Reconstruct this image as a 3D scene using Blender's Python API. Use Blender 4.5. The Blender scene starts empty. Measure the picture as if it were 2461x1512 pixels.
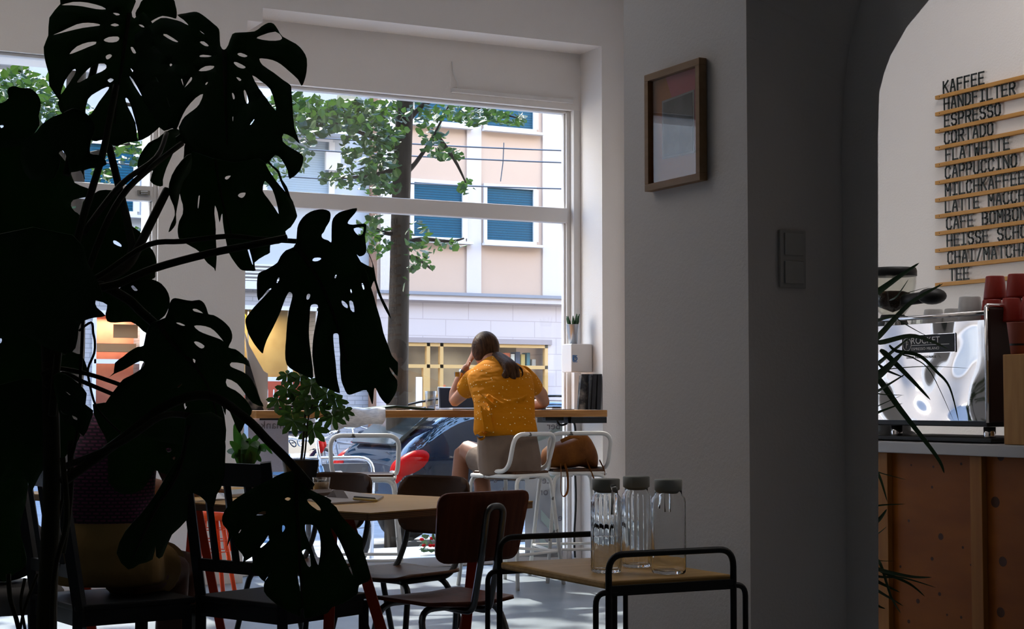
import bpy, bmesh, math, random
from mathutils import Vector, Matrix, geometry
from math import sin, cos, pi, radians as R
random.seed(7)
sc = bpy.context.scene
C = sc.collection
# ------------------------------------------------------------------ camera
F, IW, IH = 4000.0, 2461.0, 1512.0
YAW, PIT, EYE = R(27.25), R(3.06), 1.1
cam_data = bpy.data.cameras.new('camera'); cam = bpy.data.objects.new('camera', cam_data); C.objects.link(cam)
cam.location = (0, 0, EYE); cam.rotation_euler = (pi/2 + PIT, 0, -YAW)
cam_data.sensor_width = 36; cam_data.lens = F/IW*36; cam_data.clip_start = .05; cam_data.clip_end = 400
sc.camera = cam
sc.view_settings.view_transform = 'Standard'; sc.view_settings.look = 'None'
sc.view_settings.gamma = 1; sc.view_settings.use_curve_mapping = False
sc.view_settings.exposure = 0.0
# ------------------------------------------------------------------ sky and sun
w = bpy.data.worlds.new('sky'); sc.world = w; w.use_nodes = True
nt = w.node_tree; nt.nodes.clear()
tc = nt.nodes.new('ShaderNodeTexCoord'); sx = nt.nodes.new('ShaderNodeSeparateXYZ'); rp = nt.nodes.new('ShaderNodeValToRGB')
bg = nt.nodes.new('ShaderNodeBackground'); wo = nt.nodes.new('ShaderNodeOutputWorld')
rp.color_ramp.elements[0].position = 0.0; rp.color_ramp.elements[0].color = (1.0, .90, .80, 1)
rp.color_ramp.elements[1].position = .75; rp.color_ramp.elements[1].color = (.30, .52, .95, 1)
e = rp.color_ramp.elements.new(.25); e.color = (.97, .93, .90, 1)
nt.links.new(tc.outputs['Generated'], sx.inputs[0]); nt.links.new(sx.outputs['Z'], rp.inputs[0])
nt.links.new(rp.outputs[0], bg.inputs[0]); nt.links.new(bg.outputs[0], wo.inputs[0]); bg.inputs[1].default_value = 10.0
sd = bpy.data.lights.new('sun', 'SUN'); sun = bpy.data.objects.new('sun', sd); C.objects.link(sun)
sd.energy = 13.0; sd.angle = R(.6); sd.color = (1, .93, .82)
SUN_DIR = Vector((.06, 1.0, .95)).normalized()          # towards the sun: high above the street
sun.rotation_euler = SUN_DIR.to_track_quat('Z', 'Y').to_euler()
def area_lamp(name, loc, size, power, col=(1, .90, .80)):  # rectangular area light shining straight down
    d = bpy.data.lights.new(name, 'AREA'); d.shape = 'RECTANGLE'; d.size, d.size_y = size; d.energy = power; d.color = col
    o = bpy.data.objects.new(name, d); C.objects.link(o); o.location = loc; return o
area_lamp('room_fill', (.9, 7.4, 4.28), (3.0, 2.4), 32)  # added fill out of view, lifts the dim front room
area_lamp('bar_fill', (5.0, 4.6, 4.28), (1.2, 2.6), 44, (1, .95, .92))  # added fill out of view, brightens the menu wall
# ------------------------------------------------------------------ measuring helpers: a pixel's line of sight meets a plane
def ray(px, py):
    x = (px - IW/2)/F; y = -(py - IH/2)/F
    f = cos(PIT) - y*sin(PIT); u = sin(PIT) + y*cos(PIT)
    return Vector((x*cos(YAW) + f*sin(YAW), -x*sin(YAW) + f*cos(YAW), u))
def on(ax, px, py, v):
    d = ray(px, py); o = Vector((0, 0, EYE)); return o + d*((v - o[ax])/d[ax])
def onX(px, py, v): return on(0, px, py, v)
def onY(px, py, v): return on(1, px, py, v)
def onZ(px, py, v): return on(2, px, py, v)
def at(px, py, dep): return Vector((0, 0, EYE)) + ray(px, py)*dep
# ------------------------------------------------------------------ materials
MATS = {}
def mat(name, col, rough=.55, metal=0., col2=None, nscale=6., stretch=(1, 1, 1), bump=0., bscale=40., spec=.22, detail=4., lo=.35, hi=.65):
    if name in MATS: return MATS[name]
    m = bpy.data.materials.new(name); m.use_nodes = True; t = m.node_tree; b = t.nodes['Principled BSDF']
    b.inputs['Base Color'].default_value = (*col, 1); b.inputs['Roughness'].default_value = rough
    b.inputs['Metallic'].default_value = metal; b.inputs['Specular IOR Level'].default_value = spec
    tcn = t.nodes.new('ShaderNodeTexCoord'); mp = t.nodes.new('ShaderNodeMapping'); mp.inputs['Scale'].default_value = stretch
    t.links.new(tcn.outputs['Object'], mp.inputs[0])
    if col2:
        n = t.nodes.new('ShaderNodeTexNoise'); n.inputs['Scale'].default_value = nscale; n.inputs['Detail'].default_value = detail
        r = t.nodes.new('ShaderNodeValToRGB'); r.color_ramp.elements[0].color = (*col, 1); r.color_ramp.elements[1].color = (*col2, 1)
        r.color_ramp.elements[0].position = lo; r.color_ramp.elements[1].position = hi
        t.links.new(mp.outputs[0], n.inputs['Vector']); t.links.new(n.outputs['Fac'], r.inputs[0]); t.links.new(r.outputs[0], b.inputs['Base Color'])
    if bump:
        n2 = t.nodes.new('ShaderNodeTexNoise'); n2.inputs['Scale'].default_value = bscale; n2.inputs['Detail'].default_value = 3
        bp = t.nodes.new('ShaderNodeBump'); bp.inputs['Strength'].default_value = bump; bp.inputs['Distance'].default_value = .01
        t.links.new(mp.outputs[0], n2.inputs['Vector']); t.links.new(n2.outputs['Fac'], bp.inputs['Height']); t.links.new(bp.outputs[0], b.inputs['Normal'])
    MATS[name] = m; return m
def tiles(name, col, mortar, bw, bh, off=.5, rough=.6, axes='XZ', msize=.012, col2=None):
    m = bpy.data.materials.new(name); m.use_nodes = True; t = m.node_tree; b = t.nodes['Principled BSDF']; b.inputs['Roughness'].default_value = rough
    tcn = t.nodes.new('ShaderNodeTexCoord'); sp = t.nodes.new('ShaderNodeSeparateXYZ'); cb = t.nodes.new('ShaderNodeCombineXYZ')
    br = t.nodes.new('ShaderNodeTexBrick'); br.offset = off
    t.links.new(tcn.outputs['Object'], sp.inputs[0]); t.links.new(sp.outputs[axes[0]], cb.inputs[0]); t.links.new(sp.outputs[axes[1]], cb.inputs[1])
    t.links.new(cb.outputs[0], br.inputs['Vector'])
    br.inputs['Color1'].default_value = (*col, 1); br.inputs['Color2'].default_value = (*(col2 or col), 1); br.inputs['Mortar'].default_value = (*mortar, 1)
    br.inputs['Scale'].default_value = 1; br.inputs['Brick Width'].default_value = bw; br.inputs['Row Height'].default_value = bh; br.inputs['Mortar Size'].default_value = msize
    t.links.new(br.outputs[0], b.inputs['Base Color']); return m
def pane_mat(name, tint=(1, 1, 1), refl=1.0, ior=1.45, rough=0.0):
    m = bpy.data.materials.new(name); m.use_nodes = True; t = m.node_tree; t.nodes.clear()
    o = t.nodes.new('ShaderNodeOutputMaterial'); tr = t.nodes.new('ShaderNodeBsdfTransparent'); g = t.nodes.new('ShaderNodeBsdfGlossy')
    fr = t.nodes.new('ShaderNodeLayerWeight'); mx = t.nodes.new('ShaderNodeMixShader'); mu = t.nodes.new('ShaderNodeMath'); mu.operation = 'MULTIPLY_ADD'
    pw = t.nodes.new('ShaderNodeMath'); pw.operation = 'POWER'; pw.inputs[1].default_value = 5; mu.inputs[1].default_value = .9*refl; mu.inputs[2].default_value = .035*refl; tr.inputs[0].default_value = (*tint, 1); g.inputs['Roughness'].default_value = rough
    t.links.new(fr.outputs['Facing'], pw.inputs[0]); t.links.new(pw.outputs[0], mu.inputs[0]); t.links.new(mu.outputs[0], mx.inputs[0]); t.links.new(tr.outputs[0], mx.inputs[1]); t.links.new(g.outputs[0], mx.inputs[2])
    t.links.new(mx.outputs[0], o.inputs[0]); return m
def leafy(name, col, col2, trans=.35, nscale=3., rough=.45, tcol=None):
    m = bpy.data.materials.new(name); m.use_nodes = True; t = m.node_tree; b = t.nodes['Principled BSDF']; o = t.nodes['Material Output']
    b.inputs['Roughness'].default_value = rough; b.inputs['Specular IOR Level'].default_value = .3
    tcn = t.nodes.new('ShaderNodeTexCoord'); n = t.nodes.new('ShaderNodeTexNoise'); n.inputs['Scale'].default_value = nscale; n.inputs['Detail'].default_value = 3
    r = t.nodes.new('ShaderNodeValToRGB'); r.color_ramp.elements[0].color = (*col, 1); r.color_ramp.elements[1].color = (*col2, 1)
    r.color_ramp.elements[0].position = .35; r.color_ramp.elements[1].position = .65
    tl = t.nodes.new('ShaderNodeBsdfTranslucent'); mx = t.nodes.new('ShaderNodeMixShader'); mx.inputs[0].default_value = trans
    t.links.new(tcn.outputs['Object'], n.inputs['Vector']); t.links.new(n.outputs['Fac'], r.inputs[0]); t.links.new(r.outputs[0], b.inputs['Base Color'])
    if tcol: tl.inputs[0].default_value = (*tcol, 1)
    else: t.links.new(r.outputs[0], tl.inputs[0])
    t.links.new(b.outputs[0], mx.inputs[1]); t.links.new(tl.outputs[0], mx.inputs[2]); t.links.new(mx.outputs[0], o.inputs[0]); return m
def glass_mat(name, col=(1, 1, 1), ior=1.45, rough=0.):
    m = bpy.data.materials.new(name); m.use_nodes = True; b = m.node_tree.nodes['Principled BSDF']
    b.inputs['Base Color'].default_value = (*col, 1); b.inputs['Roughness'].default_value = rough; b.inputs['Transmission Weight'].default_value = 1; b.inputs['IOR'].default_value = ior
    return m
# ------------------------------------------------------------------ mesh builder
class MB:
    def __init__(s): s.v = []; s.f = []
    def add(s, vs, fs):
        b = len(s.v); s.v += [Vector(v) for v in vs]; s.f += [tuple(i + b for i in f) for f in fs]; return s
    def box(s, c, d, rz=0., M=None):
        c = Vector(c); h = [x/2 for x in d]; vs = []
        for x in (-1, 1):
            for y in (-1, 1):
                for z in (-1, 1):
                    v = Vector((x*h[0], y*h[1], z*h[2]))
                    if rz: v = Matrix.Rotation(rz, 3, 'Z') @ v
                    if M is not None: v = M @ v
                    vs.append(c + v)
        return s.add(vs, [(0, 1, 3, 2), (4, 6, 7, 5), (0, 4, 5, 1), (2, 3, 7, 6), (0, 2, 6, 4), (1, 5, 7, 3)])
    def span(s, x0, x1, y0, y1, z0, z1): return s.box(((x0+x1)/2, (y0+y1)/2, (z0+z1)/2), (abs(x1-x0), abs(y1-y0), abs(z1-z0)))
    def loft(s, rings, cap=True, closed=True):
        b = len(s.v); n = len(rings[0])
        for r in rings: s.v += [Vector(p) for p in r]
        for i in range(len(rings)-1):
            for j in range(n if closed else n-1):
                k = (j+1) % n; s.f.append((b+i*n+j, b+i*n+k, b+(i+1)*n+k, b+(i+1)*n+j))
        if cap and closed: s.f.append(tuple(b+j for j in range(n))[::-1]); s.f.append(tuple(b+(len(rings)-1)*n+j for j in range(n)))
        return s
    def tube(s, pts, r, n=8, flat=1., up=None, smooth=0):
        pts = [Vector(p) for p in pts]
        if smooth: pts = spline(pts, smooth)
        k = len(pts); rr = r if isinstance(r, (list, tuple)) else [r]*k
        if len(rr) != k: rr = [rr[0] + (rr[-1]-rr[0])*i/(k-1) if len(rr) == 2 else rr[min(len(rr)-1, int(i*(len(rr)-1)/(k-1)+.5))] for i in range(k)]
        rings = []; ref = None
        for i, p in enumerate(pts):
            t = (pts[min(i+1, k-1)] - pts[max(i-1, 0)])
            t = t.normalized() if t.length > 1e-9 else Vector((0, 0, 1))
            if ref is None:
                ref = Vector(up) if up else (Vector((0, 0, 1)) if abs(t.z) < .9 else Vector((1, 0, 0)))
            a = ref - t*ref.dot(t)
            if a.length < 1e-6: a = t.orthogonal()
            a.normalize(); ref = a; bb = t.cross(a)
            rings.append([p + a*(rr[i]*cos(2*pi*j/n)) + bb*(rr[i]*flat*sin(2*pi*j/n)) for j in range(n)])
        return s.loft(rings)
    def lathe(s, prof, c=(0, 0, 0), n=24, cap=True):
        c = Vector(c); return s.loft([[c + Vector((max(r, 1e-4)*cos(2*pi*j/n), max(r, 1e-4)*sin(2*pi*j/n), z)) for j in range(n)] for r, z in prof], cap)
    def ell(s, c, r, n=16, m=10, M=None):
        c = Vector(c); rings = []
        for i in range(m+1):
            a = -pi/2 + pi*i/m; ring = []
            for j in range(n):
                v = Vector((r[0]*max(cos(a), .002)*cos(2*pi*j/n), r[1]*max(cos(a), .002)*sin(2*pi*j/n), r[2]*sin(a)))
                ring.append(c + (M @ v if M is not None else v))
            rings.append(ring)
        return s.loft(rings)
    def prism(s, poly, d):                        # planar polygon of 3D points extruded by vector d
        d = Vector(d); n = len(poly); a = [Vector(p) for p in poly]
        return s.add(a + [p + d for p in a], [tuple(range(n))[::-1], tuple(range(n, 2*n))] + [(i, (i+1) % n, n+(i+1) % n, n+i) for i in range(n)])
    def build(s, name, m, parent=None, smooth=False, bevel=0., sub=0, remesh=0., solid=0., rounds=0, seg=2):
        o_ = Vector((0, 0, 0)); p = parent
        while p is not None: o_ = o_ + p.location; p = p.parent
        me = bpy.data.meshes.new(name); me.from_pydata([v - o_ for v in s.v], [], s.f); me.validate()
        bm = bmesh.new(); bm.from_mesh(me); bmesh.ops.recalc_face_normals(bm, faces=bm.faces); bm.to_mesh(me); bm.free()
        o = bpy.data.objects.new(name, me); C.objects.link(o); me.materials.append(m)
        if parent is not None: o.parent = parent
        if smooth: me.polygons.foreach_set('use_smooth', [True]*len(me.polygons))
        if remesh:
            q = o.modifiers.new('remesh', 'REMESH'); q.mode = 'VOXEL'; q.voxel_size = remesh; q.use_smooth_shade = True
            if rounds: q = o.modifiers.new('smooth', 'SMOOTH'); q.iterations = rounds; q.factor = .5
        if solid: q = o.modifiers.new('thick', 'SOLIDIFY'); q.thickness = solid; q.offset = 0
        if bevel: q = o.modifiers.new('bevel', 'BEVEL'); q.width = bevel; q.segments = seg; q.limit_method = 'ANGLE'; q.angle_limit = R(40); q.harden_normals = False
        if sub: q = o.modifiers.new('sub', 'SUBSURF'); q.levels = sub; q.render_levels = sub
        return o
def spline(pts, k=4, closed=False):
    pts = [Vector(p) for p in pts]; n = len(pts); out = []
    for i in range(n if closed else n-1):
        if closed: p0, p1, p2, p3 = pts[i-1], pts[i], pts[(i+1) % n], pts[(i+2) % n]
        else: p0, p1, p2, p3 = pts[max(i-1, 0)], pts[i], pts[i+1], pts[min(i+2, n-1)]
        for j in range(k):
            t = j/k
            out.append(.5*((2*p1) + (p2-p0)*t + (2*p0-5*p1+4*p2-p3)*t*t + (3*p1-p0-3*p2+p3)*t**3))
    if not closed: out.append(pts[-1])
    return out
def fillet(pts, r, k=5):                          # polyline with rounded corners
    pts = [Vector(p) for p in pts]; out = [pts[0]]
    for i in range(1, len(pts)-1):
        a, b, c = pts[i-1], pts[i], pts[i+1]; u = (a-b); v = (c-b); q = min(r, u.length*.49, v.length*.49)
        p, s_ = b + u.normalized()*q, b + v.normalized()*q
        for j in range(k+1):
            t = j/k; out.append(p*(1-t)**2 + b*2*t*(1-t) + s_*t*t)
    out.append(pts[-1]); return out
def tag(o, label, cat, group=None, kind=None):
    o['label'] = label; o['category'] = cat
    if group: o['group'] = group
    if kind: o['kind'] = kind
    return o
def thing(name, label, cat, loc=(0, 0, 0), rz=0., group=None):
    o = bpy.data.objects.new(name, None); C.objects.link(o); o.location = loc; o.rotation_euler = (0, 0, rz); o.empty_display_size = .05
    return tag(o, label, cat, group)
def struct(o): o['kind'] = 'structure'; return o
def dup(o, parent=None):
    c = o.copy(); C.objects.link(c)
    if parent is not None: c.parent = parent
    for ch in list(o.children): dup(ch, c)
    return c
def text(name, s, m, parent, loc, rot, size, ext=.001, xs=1.):
    cu = bpy.data.curves.new(name, 'FONT'); cu.body = s; cu.size = size; cu.extrude = ext; cu.space_character = 1.05
    o = bpy.data.objects.new(name + '_curve', cu); C.objects.link(o)
    me = bpy.data.meshes.new_from_object(o.evaluated_get(bpy.context.evaluated_depsgraph_get())); me.name = name
    bpy.data.objects.remove(o); bpy.data.curves.remove(cu)
    o = bpy.data.objects.new(name, me); C.objects.link(o); me.materials.clear(); me.materials.append(m)
    o_ = Vector((0, 0, 0)); p = parent
    while p is not None: o_ = o_ + p.location; p = p.parent
    o.location = Vector(loc) - o_; o.rotation_euler = rot; o.scale = (xs, 1, 1); o.parent = parent; return o
# flat outline (with holes) filled with a regular grid of points so it can be bent
def pip(x, y, poly):
    c = False; j = len(poly)-1
    for i in range(len(poly)):
        xi, yi = poly[i][0], poly[i][1]; xj, yj = poly[j][0], poly[j][1]
        if (yi > y) != (yj > y) and x < (xj-xi)*(y-yi)/(yj-yi) + xi: c = not c
        j = i
    return c
def sheet(outline, holes=(), step=20.):
    vs, es = [], []
    for lp_ in [outline] + list(holes):
        b = len(vs); n = len(lp_); vs += [Vector((p[0], p[1])) for p in lp_]; es += [(b+i, b+(i+1) % n) for i in range(n)]
    xs = [p[0] for p in outline]; ys = [p[1] for p in outline]; r_ = 0
    y = min(ys) + step*.5
    while y < max(ys):
        x = min(xs) + step*(.5 if r_ % 2 else 1.)
        while x < max(xs):
            if pip(x, y, outline) and not any(pip(x, y, h) for h in holes): vs.append(Vector((x, y)))
            x += step
        y += step*.87; r_ += 1
    v2, e2, f2, *_ = geometry.delaunay_2d_cdt(vs, es, [], 0, 1e-6)
    fs = []
    for f in f2:
        cx = sum(v2[i].x for i in f)/len(f); cy = sum(v2[i].y for i in f)/len(f)
        if pip(cx, cy, outline) and not any(pip(cx, cy, h) for h in holes): fs.append(tuple(f))
    return v2, fs
def rrect(w0, w1, h, r, k=5):                     # rounded trapezoid outline, w0 bottom width, w1 top width
    return [(p.x, p.y) for p in fillet([(0, -h/2, 0), (w0/2, -h/2, 0), (w1/2, h/2, 0), (-w1/2, h/2, 0), (-w0/2, -h/2, 0), (0, -h/2, 0)], r, k)][:-1]
# stroke alphabet for the menu letters: strokes on a 4 x 6 grid
def _p(s): return [tuple(float(x) for x in q.split(';')) for q in s.split()]
GL = {k: [_p(q) for q in v] for k, v in {
 'A': ['0;0 1.7;6 2.3;6 4;0', '.8;2 3.2;2'], 'B': ['0;0 0;6 2.6;6 3.6;5.2 3.6;4 2.6;3.2 0;3.2', '2.6;3.2 4;2.4 4;.9 2.8;0 0;0'],
 'C': ['4;4.8 3;6 1;6 0;4.8 0;1.2 1;0 3;0 4;1.2'], 'D': ['0;0 0;6 2.4;6 4;4.6 4;1.4 2.4;0 0;0'], 'E': ['4;0 0;0 0;6 4;6', '0;3.1 3.2;3.1'],
 'F': ['0;0 0;6 4;6', '0;3.1 3.2;3.1'], 'H': ['0;0 0;6', '4;0 4;6', '0;3 4;3'], 'I': ['.5;0 3.5;0', '.5;6 3.5;6', '2;0 2;6'],
 'K': ['0;0 0;6', '4;6 0;2.6', '1.3;3.6 4;0'], 'L': ['0;6 0;0 4;0'], 'M': ['0;0 0;6 2;2.6 4;6 4;0'], 'N': ['0;0 0;6 4;0 4;6'],
 'O': ['0;1.2 0;4.8 1;6 3;6 4;4.8 4;1.2 3;0 1;0 0;1.2'], 'P': ['0;0 0;6 3;6 4;5 4;3.8 3;2.8 0;2.8'], 'R': ['0;0 0;6 3;6 4;5 4;3.9 3;3 0;3', '1.8;3 4;0'],
 'S': ['4;4.9 3;6 1;6 0;5 0;4 1;3.2 3;2.8 4;2 4;1 3;0 1;0 0;1.1'], 'T': ['0;6 4;6', '2;6 2;0'], 'U': ['0;6 0;1.2 1;0 3;0 4;1.2 4;6'],
 'W': ['0;6 .9;0 2;3.6 3.1;0 4;6'], '/': ['.6;0 3.4;6'], 'X': ['0;0 4;6', '0;6 4;0']}.items()}
def letters(mb, s, org, ux, uz, uy, h, pitch, wd, depth, th):
    org, ux, uz, uy = Vector(org), Vector(ux), Vector(uz), Vector(uy)
    for i, ch in enumerate(s):
        for st in GL.get(ch, []):
            pts = [org + ux*(i*pitch + a/4*wd) + uz*(b/6*h) for a, b in st]
            for a, b in zip(pts, pts[1:]):
                d = (b-a).normalized(); nrm = d.cross(uy).normalized()*(th/2); a2, b2 = a - d*th*.4, b + d*th*.4
                mb.prism([a2-nrm, b2-nrm, b2+nrm, a2+nrm], uy*depth)
# ================================================================== SETTING
M = {}
M['wall'] = mat('painted_plaster', (.78, .735, .70), .85, bump=.12, bscale=90)
M['floor'] = mat('sealed_concrete', (.15, .18, .21), .3, col2=(.21, .24, .275), nscale=3, bump=.05, bscale=14)
M['white'] = mat('white_gloss_paint', (.70, .67, .65), .4)
M['pane'] = pane_mat('window_glass', (.97, .985, .98))
M['fpane'] = pane_mat('facade_glass', (.9, .95, .97), .35)
M['black'] = mat('black_metal', (.012, .013, .014), .45)
M['wood'] = mat('oak', (.42, .20, .06), .5, col2=(.30, .13, .035), nscale=5, stretch=(1, 12, 12))
M['darkwall'] = mat('bounce_cut_dark', (.09, .10, .095), .85)  # for unseen walls, darkened so less light bounces onto the pillar
XA, YA, YB, XC = 3.05, 4.30, 5.05, 3.424
YW = 9.9
f = MB().span(-2.2, 6.2, -3.2, 10.4, -.12, 0).build('floor', M['floor']); struct(f)
b = MB()
b.span(-2.2, 3.24, YW, 10.3, 3.155, 4.3); b.span(2.69, 3.24, YW, 10.3, 0, 3.155); b.span(3.24, 5.8, YW, 10.3, 3.58, 4.3)
b.span(5.8, 6.2, YW, 10.3, 0, 4.3); b.span(-2.2, -.8, YW, 10.3, 0, 3.155); b.span(3.24, 5.8, 10.2, 10.3, 3.175, 3.58); b.span(3.24, 3.34, YW, 10.2, 3.49, 3.58)
struct(b.build('wall_front', M['wall']))
struct(MB().span(-2.2, 6.2, -3.2, 10.3, 4.3, 4.4).build('ceiling', M['wall']))
struct(MB().span(-2.2, -2.0, -3.2, 9.9, 0, 4.3).build('wall_left', M['darkwall']))
struct(MB().span(6.0, 6.2, -3.2, 9.9, 0, 4.3).build('wall_right', M['wall']))
struct(MB().span(-2.0, 6.0, -3.2, -3.0, 0, 4.3).build('wall_back', M['darkwall']))
# free-standing pillar; its camera side swells into the arch wall near the top
b = MB().span(XA, XC+.02, YA, YB, 0, 4.3)
cur = [(2025, 300, 0), (2030, 200, 1), (2042, 110, 2), (2071, 0, 3)]
zs = [on(0, px, py, XC) for px, py, _ in cur]
sec = [(1.95, YA-.001)] + [(p.z, min(p.y, YA-.001)) for p in zs] + [(zs[-1].z+.35, zs[-1].y-.28), (4.3, zs[-1].y-.5)]
b.loft([[(XA, YA, z), (XC+.05, YA, z), (XC, y, z)] for z, y in sec])
struct(b.build('wall_pillar', M['wall']))
# wall with the arched opening to the bar
pl = [onX(2108, 1500, XC), onX(2110, 324, XC), onX(2113, 222, XC), onX(2125, 175, XC), onX(2140, 134, XC), onX(2180, 64, XC), onX(2233, 0, XC)]
yl = pl[0].y; apy, apz = yl-.75, 2.55
left = [(yl, 0)] + [(min(p.y, yl), p.z) for p in pl[1:]]
arch = left + [(apy+.22, apz-.03), (apy, apz)]
arch = arch + [(2*apy-y, z) for y, z in arch[-2::-1]]
yr = 2*apy-yl
poly = [(YA, 0), (YA, 4.3), (-3.0, 4.3), (-3.0, 0)] + arch[::-1]
def splay(y, z):                                  # the reveal opens towards the bar
    u = (y-apy)/(yl-apy) if z > 0.001 or abs(y-apy) > .1 else 0
    return (y + .26*max(-1, min(1, u)), z + (.16 if z > 2.2 else .10*max(0, z-1.7)/.5))
n_ = 4; far = [(y, z) if i < n_ else splay(y, z) for i, (y, z) in enumerate(poly)]
far[0] = (YA+.14, 0); far[1] = (YA+.14, 4.3); TK = .14
bw = MB(); N_ = len(poly)
bw.add([(XC, y, z) for y, z in poly] + [(XC+TK, y, z) for y, z in far], [tuple(range(N_))[::-1], tuple(range(N_, 2*N_))] + [(i, (i+1) % N_, N_+(i+1) % N_, N_+i) for i in range(N_)])
ar = bw.build('wall_arch', M['wall'])
bm = bmesh.new(); bm.from_mesh(ar.data); bmesh.ops.triangulate(bm, faces=[f_ for f_ in bm.faces if len(f_.verts) > 4]); bm.to_mesh(ar.data); bm.free()
struct(ar)
# windows
def window(nm, x0, x1, y, z0, z1, tr, jamb, low):
    fr = MB(); d = .07
    fr.span(x0, x0+jamb, y-.0, y+d, z0, z1); fr.span(x1-jamb, x1, y, y+d, z0, z1); fr.span(x0+jamb, x1-jamb, y, y+d, z1-.02, z1)
    fr.span(x0+jamb, x1-jamb, y-.012, y+d, tr[0], tr[1]); fr.span(x0+jamb, x1-jamb, y, y+d, z0, z0+low)
    fr.span(x1-jamb-.012, x1-jamb, y+.02, y+d-.01, z0+low, tr[0]); fr.span(x1-jamb-.012, x1-jamb, y+.02, y+d-.01, tr[1], z1-.02)
    o = struct(fr.build(nm, M['white'], bevel=.006))
    for a, c in ((z0+low, tr[0]), (tr[1], z1-.02)):
        MB().span(x0+jamb, x1-jamb, y+.035, y+.041, a, c).build('pane', M['pane'], o)
    return o
w1 = window('window_1', 3.24, 5.80, 10.25, 0, 3.175, (2.375, 2.48), .085, .07)
MB().span(5.79-.045, 5.80, 10.2, 10.25, 0, 3.26).build('side_bead', M['white'], w1, bevel=.004)
w2 = window('window_2', -.8, 2.69, 9.93, 0, 3.155, (2.325, 2.415), .03, .08)
b = MB().box((2.60, 9.905, 2.37), (.075, .012, .028)).tube([(2.58, 9.895, 2.37), (2.62, 9.885, 2.372)], .009)
b.build('latch', mat('grey_metal', (.25, .24, .22), .4, .8), w2)
p0, p1 = onY(1085, 217, 10.19), onY(1376, 242, 10.19)
t = tag(MB().box(((p0.x+p1.x)/2, 10.19, p0.z), (p1.x-p0.x, .03, .03)).build('cable_duct', M['white'], bevel=.003), 'thin white cable duct on the panel above the main window', 'cable duct')
b = MB().tube([onY(1087, 148, 10.195), onY(1090, 175, 10.19), onY(1098, 195, 10.185), onY(1100, 212, 10.18)], .004, 6, smooth=4)
tag(b.build('cable', M['white']), 'short white cable end poking up from the cable duct', 'cable')
# ================================================================== OUTSIDE
ex = MB().span(-32, -2.2, 9.95, 10.3, -.6, 15).span(6.2, 32, 9.95, 10.3, -.6, 15).span(-2.2, 6.2, 9.95, 10.3, 4.4, 15)
struct(ex.build('wall_exterior', mat('cafe_facade', (.03, .03, .028), .9)))
M['paving'] = mat('paving', (.22, .24, .28), .7, col2=(.28, .295, .32), nscale=4)
M['asphalt'] = mat('asphalt', (.11, .115, .13), .7, col2=(.17, .175, .19), nscale=8)
struct(MB().span(-14, 26, 10.4, 13.4, -.6, -.15).build('ground_pavement', M['paving']))
struct(MB().span(-14, 26, 13.4, 28.5, -.6, -.3).build('ground_street', M['asphalt']))
struct(MB().span(-14, 26, 28.5, 29.99, -.6, -.2).build('ground_far_pavement', M['paving']))
YF = 30.0
M['peach'] = mat('peach_render', (.40, .285, .215), .9, col2=(.43, .31, .235), nscale=.4)
M['pink'] = mat('pink_render', (.42, .28, .245), .9)
M['cream'] = mat('cream_render', (.46, .405, .38), .9)
M['gtile'] = tiles('pale_stone_cladding', (.42, .355, .34), (.31, .26, .25), 1.0, .33, .5, msize=.008)
M['greyr'] = mat('grey_render', (.31, .32, .335), .9, col2=(.35, .36, .37), nscale=.5)
M['gbrick'] = tiles('grey_glazed_brick', (.24, .23, .235), (.15, .145, .15), .32, .085, .5, msize=.007, col2=(.27, .255, .262))
M['honey'] = mat('honey_wood', (.46, .28, .105), .5)
M['wwhite'] = mat('outdoor_white', (.48, .46, .455), .6)
M['slate'] = mat('slate_edge', (.20, .20, .22), .8)
M['blind'] = tiles('teal_blind', (.006, .085, .14), (.004, .042, .07), 9, .05, 0, msize=.012, rough=.3)
M['dglass'] = mat('dark_reflecting_glass', (.02, .05, .07), .06, spec=.9)
M['greyblind'] = tiles('grey_blind', (.34, .33, .34), (.27, .26, .27), 9, .045, 0, msize=.006)
def fac_window(parent, x0, x1, z0, z1, bl, y=YF, sill=True):
    w_ = MB(); j = .07
    w_.span(x0-j, x0, y-.06, y+.1, z0, z1); w_.span(x1, x1+j*1.6, y-.06, y+.1, z0, z1); w_.span(x0-j, x1+j, y-.06, y+.1, z1, z1+j); w_.span(x0-j, x1+j, y-.06, y+.1, z0-j, z0)
    if sill: w_.span(x0-.1, x1+.2, y-.16, y, z0-.12, z0-j)
    o = w_.build('window', M['wwhite'], parent)
    MB().span(x0, x1, y-.012, y+.0, z0, z1).build('blind', bl, o)
    MB().span(x0, x1, y-.035, y-.03, z0, z1).build('pane', M['fpane'], o)
    return o
X = lambda px, py: onY(px, py, YF).x
Z = lambda px, py: onY(px, py, YF).z
xs_ = 12.47
bR = thing('apartment_building', 'pale peach apartment building with wooden shopfront seen across the street', 'building', (xs_, YF, -.2))
sx0, sx1, sz1 = 12.9, 16.27, 2.3
b = MB().span(xs_, 25, YF, 38, 3.3, 14); b.build('wall', M['peach'], bR)
b = MB().span(xs_, sx0, YF, 38, -.3, 3.3).span(sx1, 25, YF, 38, -.3, 3.3).span(sx0, sx1, YF, 38, sz1, 3.3).span(sx0, sx1, 32, 38, -.3, sz1); b.build('ground_storey', M['gtile'], bR)
MB().span(xs_, 25, YF-.16, YF, 3.13, 3.24).build('ledge', M['cream'], bR)
MB().span(xs_, 25, YF-.2, YF, 3.24, 3.30).build('ledge_flashing', M['slate'], bR)
for x0, x1 in ((14.42, 14.74), (16.15, 16.75), (12.55, 13.0), (18.0, 18.4)):
    MB().span(x0, x1, YF-.03, YF, 3.3, 14).build('pilaster', M['cream'], bR)
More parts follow.
